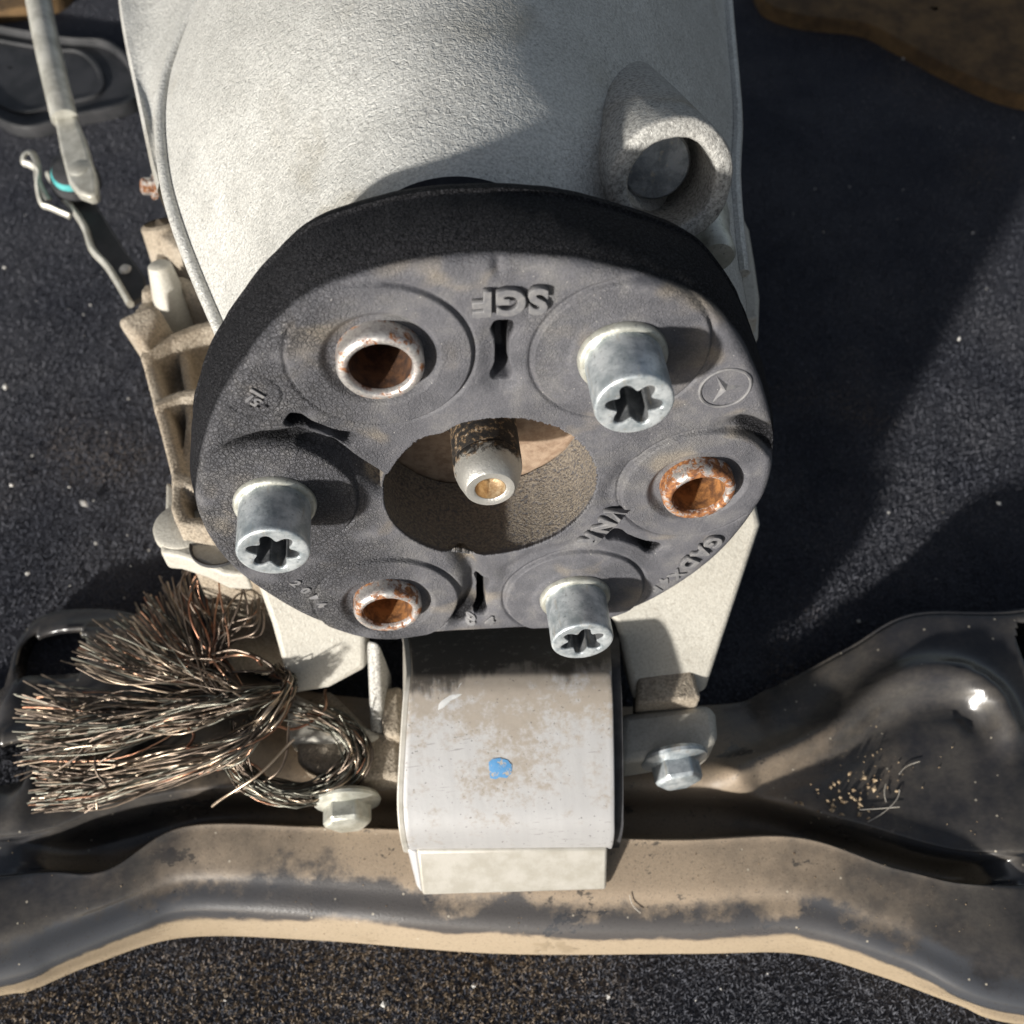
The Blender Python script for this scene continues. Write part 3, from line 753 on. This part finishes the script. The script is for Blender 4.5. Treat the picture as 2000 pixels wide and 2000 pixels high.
# ================================================================== CROSS-BEAM
CB = Root('crossmember', 'black pressed steel crossmember caked with brown dust, lying under the mount', 'crossmember', (0, -50, 0))
def crossmember():
    NX, NV = 420, 150
    xs = np.linspace(-235, 235, NX)
    def line(pts, z):
        q = wz(pts, z); i = np.argsort(q[:, 0]); return q[i, 0], q[i, 1]
    def yline(pts, z, endl, endr):
        x, y = line(pts, z); x = np.r_[-235, x, 235]; y = np.r_[endl, y, endr]
        s = catmull(np.c_[x, y], 900); s = s[np.argsort(s[:, 0])]; return np.interp(xs, s[:, 0], s[:, 1])
    f0 = yline([(0, 1872), (60, 1862), (180, 1812), (350, 1762), (600, 1767), (940, 1792), (1300, 1792), (1500, 1792), (1650, 1832), (1800, 1887), (1932, 1927)], 0, -92, -152)
    f1 = yline([(0, 1836), (100, 1798), (250, 1738), (350, 1708), (600, 1720), (940, 1745), (1300, 1750), (1500, 1742), (1700, 1802), (1932, 1892)], 21, -90, -146)
    g0 = yline([(50, 1642), (200, 1640), (350, 1558), (600, 1558), (750, 1563), (1240, 1582), (1500, 1578), (1700, 1640), (1900, 1668)], 24, -50, -98)
    g1 = yline([(50, 1580), (200, 1532), (400, 1496), (700, 1494), (1200, 1490), (1400, 1498), (1600, 1556), (1900, 1618)], 19, -38, -84)
    q = wzv([(0, 1300, 9), (25, 1225, 9), (70, 1165, 9), (150, 1148, 9), (260, 1160, 9), (400, 1230, 9), (560, 1300, 9), (900, 1330, 9), (1340, 1330, 9), (1450, 1300, 10), (1600, 1222, 15), (1720, 1160, 22), (1932, 1152, 24)])
    q = catmull(np.r_[[[-235, 6, 9]], q, [[235, 4, 24]]], 900); q = q[np.argsort(q[:, 0])]
    bk = np.interp(xs, q[:, 0], q[:, 1]); bz = np.interp(xs, q[:, 0], q[:, 2])
    inside = ssn(xs, -178, -150) * (1 - ssn(xs, 138, 160))
    V = np.zeros((NX, NV, 3))
    ridge = [((1390, 1462), (1560, 1385), (1650, 1310), (1720, 1278), (1800, 1282), (1866, 1322), (1895, 1375))]
    R1 = wz(ridge[0], 22); V1 = wz([(1440, 1480), (1600, 1415), (1700, 1350), (1790, 1335), (1850, 1370)], 18)
    R2 = wz([(1932, 1500), (1900, 1560), (1895, 1620)], 18)
    L1 = wz([(20, 1330), (60, 1250), (120, 1200), (230, 1190), (330, 1230)], 16)
    L2 = wz([(0, 1400), (60, 1400), (75, 1480), (40, 1540), (0, 1560)], 16)
    for i, x in enumerate(xs):
        a, b, c, d, e = f0[i], f1[i], g0[i], g1[i], bk[i]; k = inside[i]
        fl = 18.0 * k; er = bz[i] - 9.0                                            # groove depth
        prof = [(a - .4, 0.6), (a - 1.4, 1.2), (a - .6, 5), (b - 3.0, 14.5), (b - 1.4, 18.0), (b + 1.8, 20.2), (b + 7, 21.4), (.55 * b + .45 * c, 23.6), (c - 3, 25.6 - 2.4 * (1 - k)), (c - .4, 25.2 - 4.4 * (1 - k)),
                (c + .08 * (d - c), 20.5 - .30 * fl), (c + .2 * (d - c), 20.3 - .85 * fl), (.5 * (c + d), 20 - fl), (d - .2 * (d - c), 19.6 - .85 * fl), (d - .07 * (d - c), 19.5 - .3 * fl), (d + .6, 19.3), (d + 5, 20.6), (.6 * d + .4 * e, 18 + er * .25), (.3 * d + .7 * e, 13.5 + er * .75), (e - 4, 10 + er), (e - 1, 8.8 + er), (e + .4, 7.6 + er), (e + .2, 3), (e, .8)]
        V[i, :, 1:] = catmull(np.array(prof), NV); V[i, :, 0] = x
    X, Y = V[..., 0], V[..., 1]
    def bumpl(P, wd, amp):
        best = np.full(X.shape, 1e9)
        for a, b in zip(P[:-1, :2], P[1:, :2]):
            dd, _ = seg_dist(X, Y, a, b); best = np.minimum(best, dd)
        g = amp * np.exp(-(best / wd) ** 2)
        V[..., 2] += g * ssn(V[..., 2], 3, 12)
    P2 = lambda P: P[:, :2]
    R1, V1 = catmull(R1, 40), catmull(V1, 30)
    for P, wd, amp in ((R1, 5.6, 7.0), (V1, 5.5, -4.0), (R2, 9, 5.), (L1, 6, 5), (L2, 5, 4)): bumpl(P, wd, amp)
    V[..., 2] += (.5 * vnoise(X, Y, 22, 12)) * ssn(V[..., 2], 3, 12)
    # end dip: the beam steps down at both ends
    V[..., 2] = np.maximum(V[..., 2], .6)
    F = grid_faces(NX, NV)
    # pressed holes
    holes = [(wz([(95, 1232)], 14)[0], 15, 12.5), (wz([(15, 1450)], 14)[0], 13, 11), (wz([(1935, 1235)], 14)[0], 8, 10)]
    Vf = V.reshape(-1, 3)
    def inhole(p):
        for c, a, b in holes:
            if abs((p[0] - c[0]) / a) ** 3 + abs((p[1] - c[1]) / b) ** 3 < 1: return True
        return False
    msk = np.zeros(len(Vf), bool)
    for c, a, b in holes: msk |= (np.abs((Vf[:, 0] - c[0]) / a) ** 3 + np.abs((Vf[:, 1] - c[1]) / b) ** 3) < 1
    F = [q for q in F if not all(msk[j] for j in q)]
    o = mk('pressed_beam', Vf, F, 'cross', CB, ang=75)
    s = o.modifiers.new('sheet', 'SOLIDIFY'); s.thickness = 2.4 * MM; s.offset = -1
    return Vf.reshape(NX, NV, 3)
CBV = crossmember()
def cb_z(x, y):
    i = np.argmin(np.abs(CBV[:, 0, 0] - x)); col = CBV[i]; j = np.argmin(np.abs(col[6:-4, 1] - y)) + 6; return col[j, 2]

# ================================================================== MOUNT BLOCK
MB = Root('gearbox_mount', 'smeared aluminium mount block with blue paint dot, on the dusty crossmember', 'gearbox mount', (0, -40, 24))
def mount():
    # profile in the y-z plane, swept between a left and a right edge read off at each row
    rows = [((765, 1180), 56), ((772, 1215), 64), ((776, 1262), 71.5), ((774, 1290), 72.5), ((770, 1330), 70.5), ((764, 1420), 63.5), ((760, 1500), 56.5), ((762, 1550), 51.5), ((766, 1580), 46.5), ((770, 1598), 41), ((772, 1606), 36)]
    rgt = [(1150, 1180), (1152, 1210), (1154, 1258), (1155, 1286), (1157, 1326), (1159, 1416), (1160, 1496), (1160, 1546), (1160, 1574), (1157, 1594), (1155, 1602)]
    L = np.array([wz(p, z)[0] for (p, z) in rows]); R = np.array([wz(q, z)[0] for q, (p, z) in zip(rgt, rows)])
    L = catmull(L, 60); R = catmull(R, 60); nj = 40
    V = np.array([[a * (1 - t) + b * t for t in np.linspace(0, 1, nj)] for a, b in zip(L, R)])
    n = len(L)
    top = V.reshape(-1, 3); f = grid_faces(n, nj)
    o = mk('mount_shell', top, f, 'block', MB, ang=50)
    s = o.modifiers.new('sheet', 'SOLIDIFY'); s.thickness = 3.2 * MM; s.offset = -1
    bevel(o, .5, 2, 50)
    # rubber core, a little wider on the right
    inner = np.c_[np.full(n, 0.), L[:, 1], L[:, 2] - 3.4]
    def sidepoly(x, dz=0.): return np.c_[np.full(n, x), .5 * (L[:, 1] + R[:, 1]) + 1.5, .5 * (L[:, 2] + R[:, 2]) - 3.5 + dz]
    a = np.r_[np.c_[L[:, 0] + 1.5, L[:, 1] + 2.5, L[:, 2] - 4], [[L[-1, 0] + 1.5, L[-1, 1] + 2, 24], [L[0, 0] + 1.5, L[0, 1], 24]]]
    b = np.r_[np.c_[R[:, 0] + 3.2, R[:, 1] + 2.5, R[:, 2] - 2.0], [[R[-1, 0] + 3.2, R[-1, 1] + 2, 24], [R[0, 0] + 3.2, R[0, 1], 24]]]
    v, ff = prism(a, b); mk('rubber_core', v, ff, 'blackrubber', MB, ang=35)
    # pale side plate on the left
    a = np.r_[L[3:] + [-2.0, 0, -.6], [[L[-1, 0] - 1, L[-1, 1] + 1, 26], [L[3, 0] - 2, L[3, 1], 26]]]; v, ff = extr(a, (2.2, 0, 0)); bevel(mk('side_plate', v, ff, 'plate', MB, ang=35), .5)
    # base plate at the front
    a = wzv([(786, 1606, 39), (1147, 1600, 39), (1145, 1680, 24.5), (796, 1690, 24.5)])
    v, ff = extr(a, (0, 22, 0)); bevel(mk('base_plate', v, ff, 'plate', MB), 1.0)
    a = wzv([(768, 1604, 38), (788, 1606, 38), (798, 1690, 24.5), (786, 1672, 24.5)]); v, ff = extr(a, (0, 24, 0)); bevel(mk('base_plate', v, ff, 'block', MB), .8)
    # paint dot and smears, thin films on the shell
    def film(px, name, mat, lift=.25, nr=26, seed=1):
        # outline -> points on the shell surface
        flat = V.reshape(-1, 3)
        c = np.mean(px, axis=0); P = []
        pts = np.array(px, float)
        # locate on shell: unproject on local plane
        def on(p):
            i = np.argmin([abs(q[0][1] + (q2[1] - q[0][1]) * 0 - p[1]) for q, q2 in zip(rows, rgt)])
            i = min(max(i, 4), 6); z = np.interp(p[1], [r_[0][1] for r_ in rows], [r_[1] for r_ in rows]); return wz(p, z)[0]
        ring = np.array([on(p) for p in pts]); ctr = on(c)
        nrm = np.array([0, -.5, .87])
        V2 = np.r_[[ctr], ctr * .4 + ring * .6, ring] + nrm * lift; k = len(pts)
        V2[1 + k:] -= nrm * lift * .6
        F2 = [(0, 1 + i, 1 + (i + 1) % k) for i in range(k)] + [(1 + i, 1 + k + i, 1 + k + (i + 1) % k, 1 + (i + 1) % k) for i in range(k)]
        return mk(name, V2, F2, mat, MB, o)
    film([(922, 1438), (930, 1431), (945, 1430), (958, 1434), (966, 1443), (965, 1458), (956, 1468), (942, 1466), (936, 1470), (925, 1468), (923, 1452)], 'paint_dot', 'blue')
    film([(828, 1328), (842, 1312), (862, 1306), (868, 1290), (882, 1283), (888, 1296), (880, 1308), (866, 1316), (850, 1322), (838, 1334), (826, 1340)], 'grease_smear', 'greypaint')
mount()

def hexbolt(px, z, name, root, ax=(0, -1, .12), r=8.6, length=8, mat='zincpale'):
    c = wz(px, z)[0]
    v, f = lathe([(.05, length), (r * .62, length), (r * .9, length - .8), (r, length - 2), (r, 0)], c, ax, 6)
    h = bevel(mk(name, v, f, mat, root, sm=True, ang=25), .5, 2)
    v, f = lathe([(r * .8, 2.5), (r * 1.12, 1.6), (r * 1.35, .6), (r * 1.38, -.4), (r * 1.3, -1.6), (r * .6, -1.8)], c, ax, 40)
    mk('flange', v, f, mat, root, h)
    return h
BL = Root('mount_foot', 'dirt-caked cast foot with a pale hex bolt left of the mount block', 'bracket foot', wz((660, 1440), 20)[0].tolist(), group='cast feet bolted beside the mount block')
def foot(root, top, z, dz, mat='dirtcast', bw=2.):
    v, f = extr(wz(top, z), (0, 0, -dz)); return bevel(mk('foot_casting', v, f, mat, root), bw, 3)
foot(BL, [(556, 1325), (620, 1300), (700, 1378), (752, 1370), (756, 1466), (640, 1476), (560, 1440)], 36, 18)
foot(BL, [(712, 1300), (758, 1292), (758, 1392), (722, 1388)], 42, 20)
foot(BL, [(540, 1300), (720, 1385), (700, 1400), (540, 1400)], 38, 14, 'bracket')
hexbolt((655, 1512), 30, 'hex_bolt', BL, (-.02, -1, .1), 8.2, 9)
BR = Root('mount_foot', 'tan cast foot with a grey hex bolt right of the mount block', 'bracket foot', wz((1270, 1400), 20)[0].tolist(), group='cast feet bolted beside the mount block')
foot(BR, [(1168, 1345), (1340, 1326), (1352, 1345), (1356, 1395), (1330, 1418), (1240, 1428), (1168, 1440)], 42, 22, 'bracket', 3.)
foot(BR, [(1202, 1262), (1306, 1254), (1324, 1318), (1200, 1328)], 50, 20, 'dirtcast', 1.5)
hexbolt((1272, 1432), 36, 'hex_bolt', BR, (.03, -1, .05), 8.2, 9, 'zinc')

# ================================================================== FRAYED CABLE
WB = Root('frayed_cable', 'frayed bundle of tarnished copper strands spilling over the left of the crossmember', 'cable', wz((450, 1380), 22)[0].tolist())
EXTRA = None
def strand(ctrl, mat, r):
    P = catmull(np.array([wz((x, y), z)[0] for x, y, z in ctrl]), 26)
    k = np.linspace(0, 1, 26)[:, None]; ph = rng.random(3) * 6.28; fr = rng.uniform(3, 8, 3)
    P = P + np.sin(k * fr + ph) * rng.uniform(.3, 2.4, 3) * np.clip(k * 2.2, 0, 1)
    v, f = tube(P, r, 5)
    if EXTRA is None: mk('strand', v, f, WIRE[mat], WB, ang=80)
    else:
        V_, F_ = EXTRA[mat]; n = sum(len(q) for q in V_); V_.append(v); F_ += [tuple(n + j for j in q) for q in f]
J = lambda s: random.gauss(0, s)
def pick(): return random.choices([0, 1, 2, 3], [.50, .28, .16, .06])[0]
def fans(n1, n2, n3, n4):
    for i in range(n1):                                   # upper fan
        t = random.random(); tx = 145 + 205 * t + J(20); ty = 1250 - 160 * t + J(18)
        z = random.uniform(30, 62)
        b = J(10)
        strand([(540 + J(7), 1318 + J(8), 46 + J(3)), (470 + J(10), 1318 + J(7), 50 + J(4)), (400 + J(10), 1285 + J(14), 50 + J(5)), (tx * .55 + 400 * .45 + b, ty * .55 + 1285 * .45 + 14 + J(6), z), (tx, ty, z - 6 + J(6))], pick(), random.uniform(.24, .38))
    for i in range(n2):                                   # middle fan
        t = random.random(); tx = 24 + 125 * random.random() ** 1.2; ty = 1312 + 136 * t + J(18); z = random.uniform(28, 50)
        strand([(545 + J(6), 1300 + J(8), 52 + J(3)), (470 + J(8), 1318 + J(10), 54 + J(4)), (360 + J(10), 1330 + 25 * t + J(12), 48 + J(5)), (210 + J(14), 1332 + 75 * t + J(14), z), (tx, ty, z - 5 + J(5))], pick(), random.uniform(.24, .38))
    for i in range(n3):                                   # lower tress, sweeping round from the knot
        t = random.random(); tx = 58 + 120 * random.random() ** 1.3; ty = 1440 + 84 * t + J(10); z = random.uniform(27, 40)
        strand([(520 + J(6), 1268 + J(6), 50 + J(2)), (548 + J(5), 1290 + J(5), 56 + J(3)), (510 + J(8), 1350 + J(8), 58 + J(4)), (440 + J(8), 1408 + 10 * t + J(8), 54 + J(5)), (320 + J(12), 1434 + 32 * t + J(9), 44 + J(5)), (200 + J(14), 1446 + 55 * t + J(9), z), (tx, ty, z - 3 + J(4))], pick(), random.uniform(.24, .38))
    for i in range(n4):                                   # the coil on the right
        s = random.uniform(.80, 1.06); jx, jy = J(5), J(5)
        def cp(a, z): return (560 + jx + 124 * s * math.cos(a) + J(4), 1422 + jy + 84 * s * math.sin(a) + J(4), z + J(3))
        a0 = random.uniform(3.3, 3.9); n = 9; sp = random.uniform(4.2, 5.2)
        strand([(470 + J(12), 1370 + J(12), 50)] + [cp(a0 - sp * q / n, 44 - 9 * math.sin(math.pi * q / n)) for q in range(1, n + 1)], pick() if random.random() < .6 else 1, random.uniform(.26, .42))
fans(72, 78, 66, 44)
for i in range(26):                                   # dark strays standing up towards the coupling
    t = random.random(); tx = 345 + 160 * t + J(8); ty = 1045 + 70 * t + J(18)
    strand([(430 + J(10), 1320 + J(6), 46), (400 + J(8), 1270 + J(10), 52), (385 + 45 * t + J(8), 1200 + J(12), 58), (tx - 15 + J(8), ty + 60, 60 + J(4)), (tx, ty, 60 + J(6))], 0 if random.random() < .7 else 3, random.uniform(.30, .42))
for c_, mt in (([(470, 1350, 52), (510, 1330, 50), (548, 1330, 46), (560, 1290, 40)], 2),
               ([(520, 1370, 50), (560, 1372, 46), (600, 1340, 46), (626, 1302, 40)], 3),
               ([(555, 1395, 52), (500, 1440, 50), (440, 1490, 44), (402, 1526, 38)], 2),
               ([(545, 1370, 50), (540, 1420, 48), (510, 1465, 44), (440, 1500, 36)], 0),
               ([(400, 1235, 58), (450, 1225, 60), (505, 1240, 60), (512, 1262, 58), (470, 1272, 56), (410, 1280, 54)], 0),
               ([(395, 1250, 58), (455, 1232, 60), (490, 1240, 60), (505, 1262, 58)], 3),
               ([(180, 1410, 44), (188, 1440, 46), (195, 1480, 44), (178, 1498, 42)], 0),
               ([(355, 1375, 54), (365, 1400, 56), (370, 1430, 52)], 3)):
    strand(c_, mt, .5)

# the finer strands packed between them, past counting
EXTRA = {k: ([], []) for k in range(4)}
fans(110, 120, 100, 50)
for k, (V_, F_) in EXTRA.items():
    o = mk('fine_strands', np.concatenate(V_), F_, WIRE[k], WB, ang=80); o['kind'] = 'stuff'
EXTRA = None

# ================================================================== SELECTOR ROD AND LEVER
SR = Root('selector_rod', 'grey plated selector rod with flattened end at the upper left', 'control rod', wz((150, 330), 45)[0].tolist())
P = catmull(wzv([(52, -140, 84), (66, -40, 80), (84, 60, 76), (104, 150, 73), (122, 225, 70)]), 30)
v, f = tube(P, 5.6, 18); rodm = mk('rod', v, f, 'rod', SR)
a = wzv([(100, 215, 71), (136, 205, 71), (158, 255, 70), (180, 330, 69), (183, 366, 68.5), (168, 371, 68.5), (145, 362, 68.5), (128, 342, 69), (112, 280, 70)])
v, f = extr(a, (0, 0, -5.5)); eye = bevel(mk('flattened_end', v, f, 'rod', SR), 1.6, 4)
c_ = wz((148, 318), 69)[0]; v, f = lathe([(.05, .9), (3.4, .9), (4.2, .3), (4.3, -1)], c_, (0, 0, 1), 28); mk('rivet', v, f, 'rod', SR, eye)
c_ = wz((134, 324), 60)[0]
v, f = lathe([(.05, 1), (7.4, 1), (8.6, 0), (8.6, -2.4), (7, -2.6)], c_, (.05, -.1, 1), 40); tw = mk('teal_washer', v, f, 'teal', SR)
v, f = lathe([(.05, 1.9), (7.0, 1.9), (7.7, 1.4), (7.8, .2)], c_, (.05, -.1, 1), 40); mk('rubber_cap', v, f, 'blackrubber', SR, tw)
v, f = lathe([(8.6, -2.2), (10, -3.0), (10.4, -6), (10, -9), (8, -10)], c_, (.05, -.1, 1), 40); mk('rubber_boot', v, f, 'blackrubber', SR)
LV = Root('selector_lever', 'flat dark lever with pale edge and bent wire clip under the selector rod', 'lever', wz((200, 460), 40)[0].tolist())
a = wzv([(95, 300, 50), (118, 285, 50), (150, 330, 50), (190, 400, 50), (235, 470, 49), (272, 520, 48), (276, 552, 48), (248, 574, 48), (205, 505, 49), (176, 470, 49), (160, 425, 50), (120, 370, 50), (92, 335, 50)])
v, f = extr(a, (0, 0, -3.0)); arm = bevel(mk('lever_arm', v, f, 'mat', LV), .8)
e = wzv([(92, 330, 51), (120, 372, 51), (158, 425, 51), (175, 472, 50), (206, 507, 50), (246, 574, 49)])
v, f = tube(catmull(e, 40), 1.5, 8, 1.6); mk('pale_edge', v, f, 'rod', LV, arm)
e = wzv([(132, 408, 52), (95, 392, 54), (78, 384, 55), (70, 350, 58), (72, 325, 60), (58, 312, 61), (44, 306, 62), (46, 292, 63), (60, 288, 63), (70, 310, 61), (73, 345, 58), (92, 378, 55)])
v, f = tube(catmull(e, 70), 1.0, 8, 1.9); mk('wire_clip', v, f, 'rod', LV)
c_ = wz((236, 508), 49)[0]; v, f = lathe([(.05, 1.0), (1.9, .9), (2.6, 0)], c_, (0, 0, 1), 14); mk('pale_rivet', v, f, 'lint', LV)

# ================================================================== BACKGROUND THINGS ON THE CARPET
FM = Root('rubber_tray', 'black moulded rubber tray with raised rim on the carpet at the upper left', 'rubber tray', wz((100, 160), 0)[0].tolist())
o_ = wz([(-260, 60), (-60, 90), (190, 98), (262, 150), (250, 205), (120, 246), (30, 240), (-20, 195), (-260, 80)], 0)
o_ = wz([(-420, -60), (-200, 60), (-60, 190), (-10, 235), (60, 262), (150, 240), (262, 210), (268, 150), (215, 98), (120, 88), (-120, 40)], 0)
ring = catmull(np.r_[o_, o_[:1]], 120)[:-1]; cc = ring.mean(0)
rows = []
for s, z in ((1.0, .3), (1.0, 5), (.985, 7.5), (.955, 7.5), (.94, 5.2), (.93, 3), (.72, 3), (.71, 4.6), (.68, 4.6), (.67, 3), (.4, 3), (.02, 3)):
    q = cc + (ring - cc) * s; q[:, 2] = z; rows.append(q)
mk('tray', np.concatenate(rows), grid_faces(len(rows), len(ring), False, True), 'mat', FM, ang=50)

def slab(root, px, th, mat, name):
    q = wz(px, 0); k = catmull(np.r_[q, q[:1]], 100)[:-1]; c = k.mean(0); rows = []
    for s, z in ((1, .2), (1.0, th * .7), (.992, th), (.95, th * 1.02), (.6, th * 1.05), (.02, th)):
        r = c + (k - c) * s; r[:, 2] = z; rows.append(r)
    return mk(name, np.concatenate(rows), grid_faces(len(rows), len(k), False, True), mat, root)
BR2 = Root('brown_pad', 'thick brown felt pad with a curved edge at the upper right', 'felt pad', wz((1880, 60), 0)[0].tolist())
slab(BR2, [(1932 + 60, 222), (1880, 196), (1780, 152), (1690, 104), (1620, 70), (1500, 55), (1430, 20), (1440, -60), (1700, -120), (2100, -140), (2160, 60)], 9, 'brown', 'pad')
BR3 = Root('brown_pad', 'dark brown felt pad behind the rod in the top left corner', 'felt pad', wz((30, 20), 0)[0].tolist())
slab(BR3, [(-150, 60), (40, 40), (120, 20), (150, -30), (120, -90), (-160, -80), (-260, 0)], 8, 'brown', 'pad')

# ---- lint, crumbs and hairs (nobody could count them)
def specks(name, pts, mat, label, cat, flat=.7):
    V, F = [], []
    base = np.array([(1, 0, 0), (-1, 0, 0), (0, 1, 0), (0, -1, 0), (0, 0, 1), (0, 0, -1)], float)
    tri = [(0, 2, 4), (2, 1, 4), (1, 3, 4), (3, 0, 4), (2, 0, 5), (1, 2, 5), (3, 1, 5), (0, 3, 5)]
    for p, r in pts:
        R_ = Matrix.Rotation(random.random() * 6, 3, Vector((random.random(), random.random(), random.random() + .01)).normalized())
        q = (base * r * np.array([random.uniform(.6, 1.4), random.uniform(.5, 1.2), flat])) @ np.array(R_) + np.array(p); n = len(V) * 6
        V.append(q); F += [tuple(n + j for j in t_) for t_ in tri]
    o = mk(name, np.concatenate(V), F, mat, None, sm=False); o['kind'] = 'stuff'; o['label'] = label; o['category'] = cat; return o
L_ = []
for i in range(64):
    px = (random.uniform(0, 330), random.uniform(280, 1200)) if i < 34 else ((random.uniform(1420, 1930), random.uniform(60, 1150)) if i < 52 else (random.uniform(300, 1600), random.uniform(1800, 1930)))
    p = wz(px, 2.6)[0]; L_.append((p, random.choice([.25, .35, .5, .5, .9])))
for px, r in (((158, 950), 1.9), ((10, 730), 1.5), ((22, 915), 1.5), ((52, 1082), 1.2), ((8, 505), 1.), ((1885, 950), 1.3), ((1700, 95), 1.8), ((1620, 1172), 1.3), ((1148, 1880), 1.2), ((724, 1895), 1.2)): L_.append((wz(px, 3)[0], r))
specks('lint', L_, 'lint', 'pale lint specks scattered on the dark carpet', 'lint')
L_ = []
for i in range(90):
    a = random.gauss(0, 1); px = (1590 + random.gauss(0, 34), 1508 + random.gauss(0, 20)) if i < 45 else (1640 + random.gauss(0, 60), 1460 + random.gauss(0, 40))
    p = wz(px, 18)[0]; z = cb_z(p[0], p[1]); L_.append((np.array([p[0], p[1], z + .5]), random.uniform(.35, 1.3) if i < 45 else random.uniform(.15, .4)))
for i in range(230):
    px = (random.uniform(0, 1932), random.uniform(1540, 1760)); p = wz(px, 22)[0]; L_.append((np.array([p[0], p[1], cb_z(p[0], p[1]) + .1]), random.uniform(.1, .3)))
for i in range(22):
    px = (random.uniform(20, 1000), random.uniform(1800, 1932)); L_.append((wz(px, 3)[0], random.uniform(.3, .8)))
specks('dry_dirt', L_, 'crumb', 'dry brown dirt crumbs on the crossmember and carpet', 'dirt')

V, F = [], []
for c in ([(1625, 1558), (1660, 1540), (1690, 1510), (1692, 1490)], [(1690, 1468), (1705, 1450), (1735, 1440)], [(1612, 1532), (1650, 1530), (1700, 1526)], [(1668, 1520), (1664, 1500), (1668, 1480)], [(1185, 1690), (1192, 1712), (1210, 1728)]):
    P = catmull(np.array([wz(p, 18)[0] for p in c]), 14); P = np.array([[p[0], p[1], cb_z(p[0], p[1]) + .9] for p in P]); P = np.array([P[max(0, i - 2):i + 3].mean(0) for i in range(len(P))])
    v, f = tube(P, .16, 5); n = sum(len(q) for q in V); V.append(v); F += [tuple(n + j for j in q) for q in f]
o = mk('stray_fibres', np.concatenate(V), F, 'hair', None); o['kind'] = 'stuff'; o['label'] = 'pale stray fibres caught on the crossmember'; o['category'] = 'fibre'
